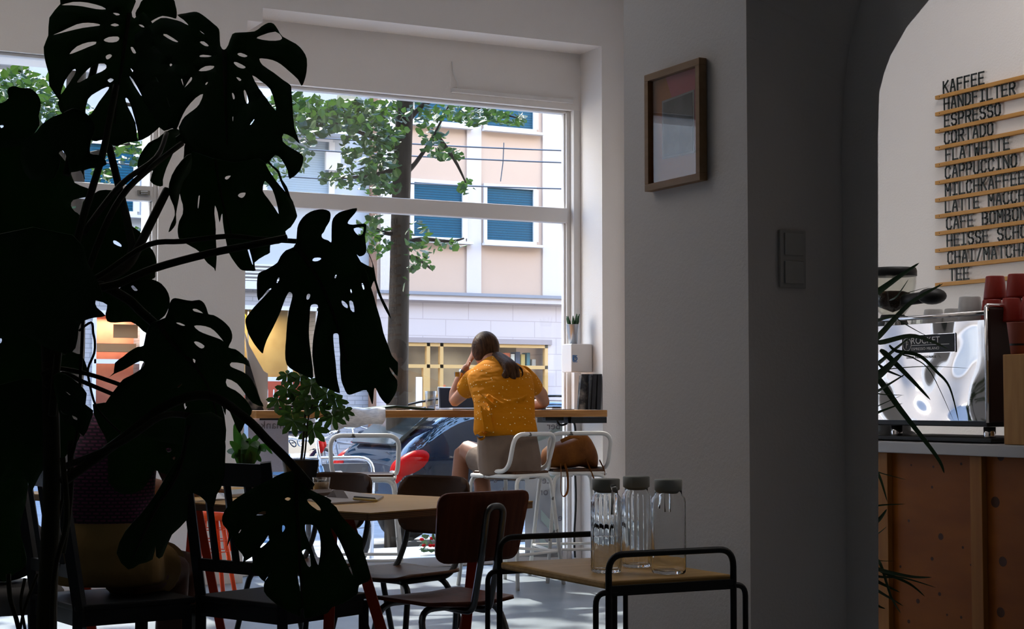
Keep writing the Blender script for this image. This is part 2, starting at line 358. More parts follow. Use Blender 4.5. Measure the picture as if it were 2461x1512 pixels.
for x0 in (13.25, 14.86, 16.9, 18.7, 20.5):
    for z0 in (4.40, 6.72, 9.0, 11.3): fac_window(bR, x0, x0+1.06, z0, z0+1.07, M['blind'])
# shopfront
ds = MB(); 
for x in (12.9, 13.55, 13.84, 16.2): ds.span(x, x+.07, YF-.02, YF+.08, -.2, sz1)
for z in (1.80, sz1-.07): ds.span(12.9, 16.27, YF-.02, YF+.08, z, z+.07)
ds.span(13.62, 16.27, YF-.02, YF+.08, .0, .3); ds.span(13.48, 13.55, YF-.02, YF+.08, -.2, 1.80)
sf = ds.build('shopfront', M['honey'], bR)
MB().span(12.95, 16.25, YF+.03, YF+.035, -.2, sz1).build('pane', M['pane'], sf)
MB().span(sx0-.05, sx1+.08, YF-.05, YF, sz1, sz1+.1).build('shop_lintel', mat('lintel_grey', (.27, .22, .21), .8), bR)
st = MB()
MB().span(sx0, sx1, 31.4, 31.45, -.2, sz1).build('shop_back_wall', mat('shop_dark', (.10, .085, .07), .9, col2=(.17, .15, .12), nscale=1.5), bR)
sh = MB().span(13.95, 16.2, YF+.15, YF+.7, 1.24, 1.28).span(13.95, 16.2, YF+.15, YF+.7, .6, .64); sh.build('display_shelf', M['honey'], bR)
pap = mat('paper', (.80, .80, .82), .8)
for i, (x0, x1, z0, z1) in enumerate(((13.33, 13.46, 1.05, 1.62), (13.0, 13.15, .95, 1.38), (13.02, 13.14, .72, .92), (13.2, 13.42, .74, 1.0))):
    MB().span(x0, x1, YF+.0, YF+.012, z0, z1).build('door_notice', pap, sf)
rc = [(.62, .16, .08), (.75, .74, .70), (.08, .10, .16), (.62, .45, .16), (.12, .26, .30), (.70, .60, .5)]
k = 0
for z, xa in ((1.28, 14.0), (1.28, 15.25), (1.86, 15.35)):
    x = xa; xe = 14.3 if xa < 14.5 else 16.1
    while x < xe:
        h = random.uniform(.12, .34); w_ = random.uniform(.05, .13); c = rc[k % 6]; k += 1
        o = MB().span(x, x+w_, YF+.2, YF+.42, z, z+h).build('display_box', mat('display_%d' % (k % 6), c, .6), None, bevel=.006)
        tag(o, ['small boxed goods on the shelves of the wooden shop window'][0], 'box', 'goods in the shop window'); x += w_+random.uniform(.01, .05)
MB().span(15.3, 16.2, YF+.15, YF+.6, 1.83, 1.86).build('display_shelf', M['honey'], bR)
fg = thing('shop_figurine', 'white cook figurine in a tall hat in the shop window', 'figurine', (14.62, YF+.35, 1.28))
cl = mat('figurine_white', (.78, .75, .70), .5)
def fz_(pr): return [(r*.62, 1.281 + (z-.77)*.62) for r, z in pr]
FX_, FY_ = 14.62, YF+.35
MB().lathe(fz_([(.001, .77), (.10, .77), (.12, .8), (.13, 1.0), (.11, 1.2), (.12, 1.35), (.05, 1.45)]), (FX_, FY_, 0), 12).build('body', cl, fg, smooth=True)
MB().ell((FX_, FY_, 1.281+.75*.62), (.045, .045, .055)).build('head', mat('figurine_skin', (.4, .2, .13), .5), fg, smooth=True)
MB().lathe(fz_([(.06, 1.58), (.07, 1.64), (.11, 1.7), (.08, 1.76), (.01, 1.78)]), (FX_, FY_, 0), 12).build('hat', cl, fg, smooth=True)
MB().lathe(fz_([(.135, .98), (.18, .78), (.17, .772)]), (FX_, FY_, 0), 12).build('apron', mat('apron_black', (.03, .03, .04), .7), fg, smooth=True)
# left building with glazed-brick ground floor and two shops
bL = thing('grey_building', 'grey rendered building with glazed brick ground floor across the street', 'building', (6, YF+.1, -.2))
yl_ = YF+.1
shops = ((7.03, 7.98), (9.35, 11.36)); stop = 2.93
b = MB().span(-20, xs_, yl_, 38, 3.25, 13); b.build('wall', M['greyr'], bL)
b = MB(); px_ = -20
for a, c in shops: b.span(px_, a, yl_, 38, -.3, 3.25); px_ = c
b.span(px_, xs_, yl_, 38, -.3, 3.25)
for a, c in shops: b.span(a, c, yl_, 38, stop if a > 9 else 2.75, 3.25); b.span(a, c, 32, 38, -.3, 3); b.span(a, c, yl_, 32, -.3, .35)
b.build('ground_storey', M['gbrick'], bL)
MB().span(-20, xs_, yl_-.12, yl_, 3.25, 3.4).build('ledge', M['wwhite'], bL)
rail = MB()
for i in range(5): rail.span(9.3, xs_, yl_-.05, yl_, 3.42+i*.07, 3.45+i*.07)
rail.build('louvre', M['wwhite'], bL)
MB().span(7.95, 8.3, yl_-.06, yl_, 0, 13).build('pilaster', M['pink'], bL)
MB().span(xs_-.12, xs_, yl_-.14, yl_-.02, -.2, 13).build('downpipe', mat('brown_pipe', (.16, .09, .06), .5), bL)
fac_window(bL, 10.25, 11.5, 5.05, 6.15, M['greyblind'], yl_)
for x0 in (6.6, 8.6, 4.4, 2.2, 0, -2.2): 
    for z0 in (4.6, 7.2, 9.8): fac_window(bL, x0, x0+1.1, z0, z0+1.2, M['blind'], yl_)
for z0 in (7.6, 10): fac_window(bL, 10.3, 11.5, z0, z0+1.2, M['blind'], yl_)
bal = MB().span(9.4, 11.8, yl_-.5, yl_, 6.25, 6.33)
for i in range(25): bal.span(9.42+i*.098, 9.44+i*.098, yl_-.5, yl_-.48, 6.33, 6.62)
bal.span(9.4, 11.8, yl_-.52, yl_-.46, 6.62, 6.66); bal.build('balcony', mat('balcony_grey', (.5, .52, .56), .6), bL)
MB().span(xs_-1.05, xs_-.75, yl_-.1, yl_, 5.6, 5.95).build('wall_box', M['wwhite'], bL)
# left building: shop interiors
red = mat('shop_red', (.55, .10, .06), .7); gold = mat('shop_gold', (.62, .40, .14), .8, col2=(.46, .27, .08), nscale=2)
orange = mat('shop_orange', (.80, .26, .14), .7, col2=(.60, .17, .10), nscale=2.5)
MB().span(9.35, 11.36, 31.2, 31.25, .3, stop).build('shop_back_wall', gold, bL); MB().span(9.35, 11.36, 31.1, 31.19, .9, 1.55).build('shop_red_band', red, bL)
MB().span(7.03, 7.98, 31.0, 31.05, .3, 2.75).build('shop_back_wall', orange, bL)
fr = MB().span(9.35, 11.36, yl_-.02, yl_+.06, 1.52, 1.6).span(9.35, 11.36, yl_-.02, yl_+.06, stop-.06, stop+.02)
for x in (9.35, 10.72, 11.28): fr.span(x, x+.08, yl_-.02, yl_+.06, .35, stop)
o = fr.build('shop_window', M['wwhite'], bL); MB().span(9.4, 11.3, yl_+.03, yl_+.035, .35, stop).build('pane', M['pane'], o)
fr = MB().span(7.03, 7.98, yl_-.02, yl_+.06, 1.82, 1.9).span(7.03, 7.98, yl_-.02, yl_+.06, 2.7, 2.78)
for x in (7.0, 7.92): fr.span(x, x+.07, yl_-.02, yl_+.06, .1, 2.75)
o = fr.build('shop_window', M['wwhite'], bL); MB().span(7.07, 7.92, yl_+.03, yl_+.035, .35, 2.7).build('pane', M['pane'], o)
MB().span(7.1, 7.9, 30.5, 30.8, 2.05, 2.2).span(7.45, 7.9, 30.4, 30.42, 2.3, 2.55).build('shop_shelf', mat('shelf_brown', (.42, .22, .10), .6), bL)
MB().span(9.36, 9.75, yl_-.09, yl_-.02, 2.42, 2.86).build('shop_sign', M['black'], bL)
yel = mat('sign_yellow', (.85, .62, .02), .5)
text('shop_sign_lettering', 'DAS H', yel, bL, (9.66, yl_-.095, 2.62), (pi/2, R(-8), 0), .2, .004, .8)
MB().span(10.05, 10.5, 30.3, 30.33, .6, 1.1).build('shop_poster', red, bL)
text('shop_poster_lettering', 'R', M['black'], bL, (10.12, 30.29, .66), (pi/2, 0, 0), .5, .004)
text('shop_glass_lettering', 'ITALIC', M['wwhite'], bL, (9.9, yl_+.02, 1.16), (pi/2, 0, 0), .3, .002, .8)
lp = thing('globe_lamp', 'white globe lamp hanging in the shop with the red band', 'lamp', (10.08, 30.6, 1.45))
MB().ell((10.08, 30.6, 1.42), (.17, .17, .17)).build('globe', mat('opal_glass', (.82, .80, .78), .3), lp, smooth=True)
MB().tube([(10.08, 30.6, 1.58), (10.08, 30.6, 2.93)], .012, 6).build('cord', M['wwhite'], lp)
for nm_, x_, z_, e_ in (('shop_light', 10.3, 2.85, 32), ('shop_light', 7.5, 2.68, 26), ('shop_light', 14.6, 2.2, 30)):
    area_lamp(nm_, (x_, 30.7, z_), (.8, .4), e_)
# overhead wires
wm = mat('wire', (.10, .11, .13), .6)
def wire(label, pa, pb, y=20.):
    a, c = onY(*pa, y), onY(*pb, y); d = c-a; a = a-d*1.0; c = c+d*.7
    tag(MB().tube([a + (c-a)*i/10 + Vector((0, 0, -.12*sin(pi*i/10)+.03)) for i in range(11)], .011, 5).build('overhead_wire', wm), label, 'wire', 'overhead wires')
wire('topmost overhead wire crossing the tree and peach facade', (700, 312), (1345, 352))
wire('second overhead wire from the top crossing the peach facade', (640, 338), (1345, 381))
wire('lowest overhead wire, just above the lower facade windows', (700, 410), (1345, 444))
tag(MB().tube([onY(1211, 343, 20), onY(1209, 390, 20), onY(1203, 436, 20)], .008, 5).build('wire_hanger', wm), 'thin hanger wire linking two overhead wires', 'wire')
# trees
M['bark'] = mat('bark', (.020, .014, .010), .9, col2=(.042, .032, .024), nscale=9, stretch=(1, 1, .35), bump=.6, bscale=22)
M['tleaf'] = leafy('tree_leaf', (.010, .036, .014), (.026, .062, .016), .3, 1.2, tcol=(.05, .11, .012))
def leaf_quad(mb, c, s):
    u = Vector((random.gauss(0, 1), random.gauss(0, 1), random.gauss(0, .6))).normalized(); n = Vector((random.gauss(0, .7), random.gauss(0, .7), 1)).normalized()
    v = n.cross(u).normalized(); n = u.cross(v); b = n*(s*.12)
    mb.add([c-u*s*.5, c-u*s*.15+v*s*.42-b, c+u*s*.2+v*s*.36-b, c+u*s*.6, c+u*s*.2-v*s*.36-b, c-u*s*.15-v*s*.42-b], [(0, 1, 2, 3), (0, 3, 4, 5)])
def tree(name, label, trunk, r0, r1, branches, clusters, crown, yp):
    t = thing(name, label, 'tree', trunk[0])
    MB().tube(trunk, [r0, r1], 12, smooth=5).build('trunk', M['bark'], t, smooth=True)
    for br in branches: MB().tube(br, [.03, .008], 6, smooth=4).build('branch', M['bark'], t, smooth=True)
    fo = MB()
    for cx, cy, rx, ry, n in clusters:
        for _ in range(n):
            a = random.uniform(0, 2*pi); q = math.sqrt(random.random())
            y = yp + random.gauss(0, .55); leaf_quad(fo, onY(cx+rx*q*cos(a), cy+ry*q*sin(a), y), random.uniform(.055, .10))
    for c, rad, n, ls in crown:
        for _ in range(n):
            while True:
                v = Vector([random.uniform(-1, 1) for _ in range(3)])
                if v.length < 1: break
            leaf_quad(fo, Vector(c) + Vector((v.x*rad[0], v.y*rad[1], v.z*rad[2])), random.uniform(.8, 1.2)*ls)
    fo.build('foliage', M['tleaf'], t); return t
yt = 15.0
P = lambda px, py, y=yt: onY(px, py, y)
tree('street_tree', 'slim street tree with grey trunk in front of the peach building',
  [Vector((P(952, 1100).x, yt, -.3)), P(954, 1000), P(957, 800), P(960, 660), P(963, 500), P(971, 300), P(978, 120), P(985, -150)], .115, .075,
  [[P(972, 420), P(1000, 390), P(1040, 330), P(1080, 250)], [P(968, 330), P(900, 330), P(820, 300), P(720, 270)], [P(965, 590), P(1010, 575), P(1080, 580), P(1115, 573)],
   [P(963, 620), P(1000, 620), P(1040, 650)], [P(964, 560), P(925, 560), P(890, 540)], [P(972, 300), P(1040, 240), P(1150, 260), P(1250, 285)], [P(970, 400), P(900, 420), P(800, 430)], [P(1045, 320), P(1090, 380), P(1120, 440)]],
  [(760, 280, 80, 45, 330), (850, 275, 80, 40, 300), (930, 290, 60, 50, 220), (720, 330, 40, 80, 170), (890, 350, 70, 60, 230), (830, 425, 65, 30, 100), (920, 400, 45, 60, 130), (915, 445, 50, 25, 60),
   (1010, 270, 30, 25, 35), (1040, 320, 35, 55, 75), (1090, 265, 60, 20, 75), (1150, 280, 60, 22, 110), (1230, 285, 40, 16, 45), (1075, 372, 42, 14, 45), (1120, 452, 22, 18, 16),
   (905, 565, 40, 50, 60), (1000, 560, 30, 30, 22), (1050, 588, 65, 12, 40), (1010, 605, 35, 18, 24), (1012, 640, 35, 20, 24), (890, 545, 30, 25, 30), (980, 690, 10, 25, 5)],
  [((6.0, 14.6, 6.6), (3.4, 2.4, 2.6), 420, .27)], yt)
yt = 15.6
tree('street_tree', 'leafy street tree standing outside the left window behind the monstera',
  [Vector((P(170, 1100).x, yt, -.3)), P(172, 900), P(176, 600), P(180, 300), P(190, 0)], .12, .08, [[P(178, 420), P(100, 300), P(20, 220)], [P(178, 380), P(260, 360), P(330, 340)], [P(180, 330), P(300, 250), P(620, 320)]],
  [(50, 220, 60, 60, 260), (100, 250, 60, 70, 200), (180, 300, 60, 60, 190), (300, 360, 50, 40, 80), (330, 340, 40, 30, 40), (250, 410, 30, 40, 40), (190, 510, 30, 40, 40), (330, 570, 25, 25, 24), (650, 290, 45, 60, 120), (660, 400, 40, 50, 90), (700, 250, 40, 40, 90)],
  [((1.2, 15.2, 6.2), (3.2, 2.3, 2.6), 400, .27)], yt)
# cars
M['carpaint'] = mat('dark_blue_car_paint', (.003, .008, .02), .03, 0., spec=.6)
M['carglass'] = mat('car_glass', (.012, .02, .024), .03, spec=1.)
M['tail'] = mat('tail_light_red', (.30, .001, .001), .35, spec=.03); M['tyre'] = mat('tyre', (.02, .02, .022), .8); M['chrome'] = mat('chrome', (.75, .75, .77), .12, 1.)
def car(label, badge):
    t = thing('parked_car', label, 'car')
    S = [(0, .36, .70, .78, .70, .78, .68), (.06, .30, .80, .96, .76, .84, .72), (.28, .26, .88, 1.12, .80, .87, .68), (.58, .25, .91, 1.32, .82, .88, .62), (.95, .25, .92, 1.42, .83, .89, .60), (1.8, .25, .91, 1.46, .84, .89, .60),
         (2.4, .25, .90, 1.42, .84, .89, .60), (3.05, .25, .89, .98, .84, .88, .70), (3.6, .26, .82, .88, .82, .86, .66), (4.05, .30, .66, .72, .76, .80, .58), (4.2, .36, .52, .60, .68, .72, .50)]
    rings = []
    for x, zb, zl, zt, wl, wb, wt in S:
        h = [(wl*.9, zb), (wl, zb+.08), (wb, (zb+zl)/2+.05), (wb*.985, zl), ((wb+wt)/2+.01, (zl+zt)/2), (wt, zt-.03), (wt*.8, zt)]
        rings.append([(x, y, z) for y, z in h] + [(x, -y, z) for y, z in h[::-1]])
    MB().loft(rings).build('body', M['carpaint'], t, smooth=True, sub=2)
    for s in (-1, 1):
        def sp(x, q):                                                   # point on the cabin side at fraction q belt..roof
            for i in range(len(S)-1):
                if S[i][0] <= x <= S[i+1][0]:
                    u = (x-S[i][0])/(S[i+1][0]-S[i][0]); L = [S[i][j]+(S[i+1][j]-S[i][j])*u for j in range(7)]
                    return Vector((x, s*((L[5]*.985)*(1-q) + L[6]*q + .012), L[2]*(1-q) + (L[3]-.03)*q))
        g = [sp(x, .08) for x in (.75, 1.2, 1.8, 2.75)] + [sp(x, .86) for x in (2.3, 1.8, 1.15)] + [sp(.92, .45)]
        MB().prism(g, (0, -s*.03, 0)).build('side_window', M['carglass'], t, bevel=.004)
        tr = MB().tube(g + [g[0]], .011, 6); tr.build('window_trim', M['black'], t)
        for x in (.78, 3.4):
            wh = MB(); Mx = Matrix.Rotation(pi/2, 3, 'X')
            wh.tube([Vector((x+.25*cos(a*pi/10), s*.80, .31+.25*sin(a*pi/10))) for a in range(21)], .075, 8); wo = wh.build('wheel', M['tyre'], t, smooth=True)
            rm = MB()
            for q in range(5): a = q*2*pi/5; rm.tube([(x, s*.84, .31), (x+.2*cos(a), s*.84, .31+.2*sin(a))], .03, 6)
            rm.build('hub', M['chrome'], wo)
        MB().ell((.17, s*.765, .84), (.21, .10, .11), 20, 12, M=Matrix.Rotation(R(-24), 3, 'Y')).ell((.08, s*.70, .76), (.10, .12, .13), 18, 12).build('tail_light', M['tail'], t, smooth=True)
        MB().tube([(.5, s*.60, 1.335), (1.0, s*.575, 1.44), (1.8, s*.575, 1.475), (2.3, s*.575, 1.44)], .012, 6, smooth=4).build('roof_rail', M['black'], t)
    MB().prism([(.10, -.55, 1.0), (.10, .55, 1.0), (.50, .50, 1.30), (.50, -.50, 1.30)], (-.03, 0, .02)).build('rear_window', M['carglass'], t, bevel=.004)
    MB().box((.0, 0, .42), (.16, 1.3, .16)).build('bumper', M['tyre'], t, bevel=.05)
    MB().box((-.005, 0, .62), (.05, .52, .11)).build('number_plate', pap, t, bevel=.005)
    MB().tube([(.55, .3, 1.33), (.45, .3, 1.50)], .006, 5).build('aerial', M['black'], t)
    if badge:
        r_ = MB().tube([(-.035, .075*cos(a*pi/10), .86+.075*sin(a*pi/10)) for a in range(21)], .010, 6); r_.tube([(-.035, .075, .855), (-.035, -.02, .87)], .008, 5).tube([(-.035, .02, .85), (-.035, -.075, .865)], .008, 5)
        r_.build('badge', M['chrome'], t)
    return t
c1 = car('dark blue hatchback parked just outside the window behind the seated woman', False); c1.location = (6.12, 15.0, -.3)
c2 = car('dark car seen from behind across the street left of the bicycles', True)
q = onY(716, 1090, 23.0); c2.location = (q.x, q.y, -.3); c2.rotation_euler = (0, 0, R(129))
# bicycles
def bicycle(label, col, rear=True):
    t = thing('bicycle', label, 'bicycle'); fm = mat('bike_'+col[0], col[1], .3)
    for x in (-.52, .52):
        o = MB().tube([(x+.33*cos(a*pi/14), 0, .34+.33*sin(a*pi/14)) for a in range(29)], .020, 7).build('wheel', M['tyre'], t, smooth=True)
        sp_ = MB()
        for a in range(12): sp_.tube([(x, 0, .34), (x+.32*cos(a*pi/6), 0, .34+.32*sin(a*pi/6))], .0025, 4)
        sp_.build('spokes', M['chrome'], o)
        MB().tube([(x+.37*cos(a*pi/12), 0, .34+.37*sin(a*pi/12)) for a in range(1, 11)], .022, 6, flat=.5).build('mudguard', fm, t)
    fr = MB(); A_ = (-.52, 0, .34); BB = (-.05, 0, .30); ST = (-.17, 0, .78); HT = (.36, 0, .80); HB = (.40, 0, .66); FX = (.52, 0, .34)
    for p_, q_ in ((A_, BB), (A_, ST), (BB, ST), (BB, HB), (ST, (.375, 0, .74)), (HT, HB), (HB, FX)): fr.tube([p_, q_], .017, 7)
    fr.build('frame', fm, t, smooth=True)
    MB().tube([ST, (-.20, 0, .92)], .013).ell((-.2, 0, .95), (.13, .08, .04)).build('saddle', M['tyre'], t, smooth=True)
    MB().tube([HT, (.33, 0, 1.0)], .013).tube([(.16, -.28, 1.02), (.26, -.26, 1.04), (.33, -.1, 1.0), (.33, .1, 1.0), (.26, .26, 1.04), (.16, .28, 1.02)], .011, smooth=3).build('handlebar', M['chrome'], t, smooth=True)
    MB().tube([(-.05, -.06, .30), (.05, -.06, .18)], .01).tube([(-.05, .06, .30), (-.15, .06, .42)], .01).box((.05, -.11, .18), (.08, .08, .02)).box((-.15, .11, .42), (.08, .08, .02)).build('pedals', M['black'], t)
    MB().box((-.55, 0, .74), (.36, .12, .015)).tube([(-.6, .05, .73), (-.52, .05, .36)], .006, 5).tube([(-.6, -.05, .73), (-.52, -.05, .36)], .006, 5).build('rack', M['black'], t)
    return t
b1 = bicycle('crimson bicycle leaning by the brick wall left of the tree', ('crimson', (.45, .03, .09))); q = onY(872, 1100, 24); b1.location = (q.x, 24, -.3); b1.rotation_euler = (R(4), 0, R(52))
b2 = bicycle('grey bicycle behind the left stool, nearest the dark car', ('grey', (.2, .2, .22))); q = onY(828, 1090, 25.2); b2.location = (q.x, 25.2, -.3); b2.rotation_euler = (R(-4), 0, R(35))
b3 = bicycle('blue bicycle standing right outside the glass under the counter', ('blue', (.10, .22, .42))); q = onY(705, 1290, 11.02); b3.location = (q.x, 11.02, -.15); b3.rotation_euler = (R(-5), 0, R(28))
# metal bench outside
q0, q1 = onY(585, 1093, 11.6), onY(896, 1100, 11.6)
bn = thing('outdoor_bench', 'dark outdoor bench back with chrome tube outside the window', 'bench', (q1.x, 11.6, -.15))
zt = q1.z; MB().tube(fillet([(q0.x-.3, 11.6, zt), (q1.x, 11.6, zt), (q1.x, 11.62, -.15)], .12), .017).build('tube_frame', M['chrome'], bn, smooth=True)
MB().span(q0.x-.3, q1.x-.03, 11.61, 11.63, .40, zt-.04).build('backrest', mat('bench_grey', (.10, .105, .115), .5), bn, bevel=.005)
MB().span(q0.x-.3, q1.x-.02, 11.63, 12.0, .28, .32).build('seat', MATS['bench_grey'], bn, bevel=.005)
for x in (q0.x-.25, q1.x-.05): MB().span(x-.02, x+.02, 11.9, 11.95, -.15, .28).build('leg', M['chrome'], bn)
# potted flowers outside at the foot of the glass
q = onY(1045, 1352, 10.75)
fp = thing('flower_pot', 'small pot of red flowers outside at the foot of the glass', 'plant pot', (q.x, 10.75, -.15))
MB().lathe([(.08, -.15), (.10, .02), (.105, .03), (.095, .03), (.09, .01)], (q.x, 10.75, 0), 16).build('pot', M['wwhite'], fp, smooth=True)
fl = MB(); gr = MB()
for i in range(26):
    v = Vector((q.x + random.gauss(0, .05), 10.75 + random.gauss(0, .04), random.uniform(.05, .2)))
    leaf_quad(gr, v, .06)
    if i % 2 == 0: fl.ell(v + Vector((0, 0, .03)), (.018, .018, .012), 8, 5)
gr.build('leaves', M['tleaf'], fp); fl.build('blossoms', M['tail'], fp)
# ================================================================== WINDOW COUNTER AND WHAT STANDS ON IT
M['ply'] = mat('birch_plywood', (.64, .39, .135), .45, col2=(.54, .31, .09), nscale=4, stretch=(1, 9, 9))
M['plyedge'] = tiles('plywood_edge', (.36, .20, .08), (.13, .065, .025), 9, .0055, 0, .6, msize=.0018)
M['stoolwhite'] = mat('chipped_white_paint', (.62, .60, .57), .4, col2=(.10, .085, .07), nscale=13, detail=5, lo=.66, hi=.70)
M['darkwood'] = mat('dark_plywood', (.075, .032, .014), .42, col2=(.048, .020, .009), nscale=5, stretch=(1, 10, 1), spec=.12)
M['redwood'] = mat('red_brown_plywood', (.19, .050, .022), .42, col2=(.135, .034, .015), nscale=5, stretch=(10, 1, 1), spec=.14)
M['blackwood'] = mat('black_painted_wood', (.010, .012, .014), .5)
M['steel'] = mat('dull_chrome', (.22, .23, .24), .28, 1.)
ct = thing('window_counter', 'long wooden bar counter across the big window', 'counter', (4.5, 9.9, 1.0))
MB().span(3.25, 5.72, 9.70, 10.22, 1.010, 1.056).build('worktop', M['wood'], ct, bevel=.004)
MB().span(5.45, 5.72, 9.71, 9.76, .968, 1.009).span(5.45, 5.5, 9.72, 10.2, .968, 1.009).build('bracket', M['black'], ct)
CT = 1.056
ps = thing('power_strip', 'black power strip screwed under the right end of the counter', 'power strip', (5.25, 9.8, .99))
q0 = onY(1308, 1008, 9.8); q1 = onY(1352, 1008, 9.8)
MB().span(q0.x, q1.x, 9.78, 9.83, .985, 1.009).build('body', M['black'], ps, bevel=.004)
MB().tube([(q1.x-.05, 9.79, .985), (q1.x-.03, 9.78, .955), (q1.x+.03, 9.8, .965), (q1.x+.07, 9.85, .99), onY(1378, 1012, 9.87), onY(1383, 1040, 9.88), onY(1381, 1100, 9.885), onY(1384, 1200, 9.885), onY(1380, 1290, 9.885), onY(1382, 1340, 9.885)], .0075, 6, smooth=4).build('cable', M['black'], ps)
# laptop
def ctx(px, py, y): p = onY(px, py, y); return p.x
lt = thing('laptop', 'open laptop with dark screen in front of the woman', 'laptop', (ctx(1100, 980, 9.95), 9.95, CT))
x0, x1 = ctx(1078, 980, 9.85), ctx(1172, 980, 9.85)
MB().span(x0, x1, 9.79, 10.0, CT+.001, CT+.014).build('base', mat('aluminium', (.45, .45, .47), .35, .9), lt, bevel=.003)
a, b_, c_, d_ = onY(1082, 978, 10.0), onY(1053, 931, 10.09), onY(1150, 933, 10.09), Vector((x1, 10.0, CT+.014))
a = Vector((x0, 10.0, CT+.014)); 
MB().prism([a, b_, c_, d_], (0, .007, .003)).build('lid', MATS['aluminium'], lt)
def inset(q, k): m = sum(q, Vector())/len(q); return [m + (p-m)*k for p in q]
MB().prism([p + Vector((0, -.003, .0)) for p in inset([a, b_, c_, d_], .93)], (0, .002, 0)).build('screen', mat('screen_off', (.03, .034, .045), .25), lt)
# folder, newspaper, tumbler, phone
fd = MB(); pts = [(896, 976), (935, 968), (960, 971), (1040, 981)]
t = thing('ring_binder', 'dark green folder lying open on the counter left of the laptop', 'folder', (ctx(965, 983, 9.8), 9.8, CT))
x0, xm, x1 = ctx(896, 983, 9.8), ctx(950, 983, 9.8), ctx(1042, 983, 9.8)
MB().loft([[(x0, 9.78, CT+.006), (x0, 10.0, CT+.006), (x0, 10.0, CT+.014), (x0, 9.78, CT+.014)], [(xm, 9.78, CT+.016), (xm, 10.0, CT+.016), (xm, 10.0, CT+.032), (xm, 9.78, CT+.032)], [(x1, 9.78, CT+.0), (x1, 10.0, CT+.0), (x1, 10.0, CT+.01), (x1, 9.78, CT+.01)]]).build('cover', mat('dark_green_card', (.012, .035, .03), .4), t, bevel=.002)
MB().span(x0+.01, xm, 9.785, 9.99, CT+.001, CT+.008).build('pages', pap, t)
nw = MB(); rows = []
for i, (ya, za) in enumerate(((10.05, CT+.006), (9.9, CT+.012), (9.74, CT+.012), (9.69, CT+.004), (9.66, CT-.05), (9.64, CT-.10))):
    xa, xb = ctx(772+ (18 if i > 3 else 0)+i*1.5, 990, ya), ctx(925-(6 if i > 4 else 0), 985, ya)
    rows.append([Vector((xa + (xb-xa)*j/8, ya - .012*sin(j*1.3+i), za + .008*sin(j*1.7+i*.8) - (.02*(8-j)/8 if i == 5 else 0)+(.022*j/8 if i == 5 else 0))) for j in range(9)])
b = MB(); b.loft(rows, cap=False, closed=False)
tag(b.build('newspaper', mat('newsprint', (.78, .77, .77), .85, col2=(.58, .58, .59), nscale=30, stretch=(1, 1, 4)), smooth=True, solid=.005), 'white newspaper hanging over the counter edge behind the umbrella plant', 'newspaper')
p_ = onY(1035, 980, 9.98)
tb = MB().lathe([(.030, CT+.001), (.038, CT+.125), (.036, CT+.125), (.029, CT+.006)], (p_.x, 9.98, 0), 20, cap=True)
M['frost'] = pane_mat('cloudy_plastic', (.80, .82, .84), 2.5, rough=.3)
tag(tb.build('plastic_tumbler', M['frost'], smooth=True), 'cloudy clear tumbler on the counter left of the laptop', 'glass')
x0 = ctx(1318, 980, 9.95)
tag(MB().span(x0, x0+.075, 9.9, 9.99, CT+.001, CT+.012).build('note_block', pap, bevel=.002), 'white note block on the counter right of the woman', 'note block')
tag(MB().span(x0+.005, x0+.07, 9.905, 9.985, CT+.0125, CT+.022).build('phone', M['black'], bevel=.003), 'black phone lying on the white note block by the woman', 'phone')
x0 = ctx(1290, 987, 9.76)
tag(MB().span(x0+.02, x0+.27, 9.73, 9.86, CT+.001, CT+.006).build('tablet', M['black'], bevel=.002), 'flat black tablet lying on the counter below the leaning cards', 'tablet')
# leaning picture card and folders at the right end
def quadslab(name, pix, y, dy, m, label, cat, lean=.03, th=.012):
    ps_ = [onY(px, py, y + (lean if i in (0, 1) else 0)) for i, (px, py) in enumerate(pix)]
    for i in (2, 3): ps_[i].z = CT+.001
    return tag(MB().prism(ps_, (0, th, 0)).build(name, m, bevel=.002), label, cat)
cardm = mat('dark_photo_print', (.02, .022, .025), .35, col2=(.22, .20, .18), nscale=14, detail=6, lo=.5, hi=.72)
quadslab('picture_card', [(1398, 899), (1417, 899), (1410, 983), (1389, 983)], 9.86, .0, cardm, 'dark printed card leaning at the right end of the counter', 'card', .05)
dk = mat('black_card', (.014, .014, .016), .5)
for i, (a, b_, l) in enumerate((((1419, 902), (1414, 983), 'leftmost of three black folders standing on the counter by the wall'), ((1425, 899), (1421, 983), 'middle of three black folders standing on the counter by the wall'), ((1437, 899), (1434, 983), 'rightmost of three black folders standing on the counter by the wall'))):
    w_ = (5, 10, 10)[i]
    quadslab('folder', [a, (a[0]+w_, a[1]), (b_[0]+w_, 983), b_], 9.84, 0, (cardm, dk, dk)[i], l, 'folder', .03, .16)
# white box on the window jamb with a bucket of succulents
bx = thing('wall_box', 'white box with blue emblem fixed beside the window', 'box', (5.74, 10.1, 1.3))
p0, p1 = onY(1358, 895, 10.12), onY(1402, 828, 10.12)
MB().span(p0.x, 5.795, 10.03, 10.17, p0.z, p1.z).build('case', M['white'], bx, bevel=.006)
em = MB(); cxe = (p0.x+.03); cz = onY(1370, 862, 10.03).z; blue = mat('emblem_blue', (.03, .15, .40), .5)
em.tube([(cxe + .014*cos(a*pi/8), 10.026, cz + .014*sin(a*pi/8)) for a in range(17)], .003, 5).box((cxe-.018, 10.026, cz), (.005, .003, .04)).box((cxe-.004, 10.026, cz+.022), (.035, .003, .005)).box((cxe, 10.026, cz-.022), (.03, .003, .005)).tube([(cxe+.003, 10.026, cz+.006), (cxe-.002, 10.026, cz), (cxe+.004, 10.026, cz-.004)], .002, 5)
em.build('emblem', blue, bx)
pc = onY(1377, 828, 10.09); zb = p1.z
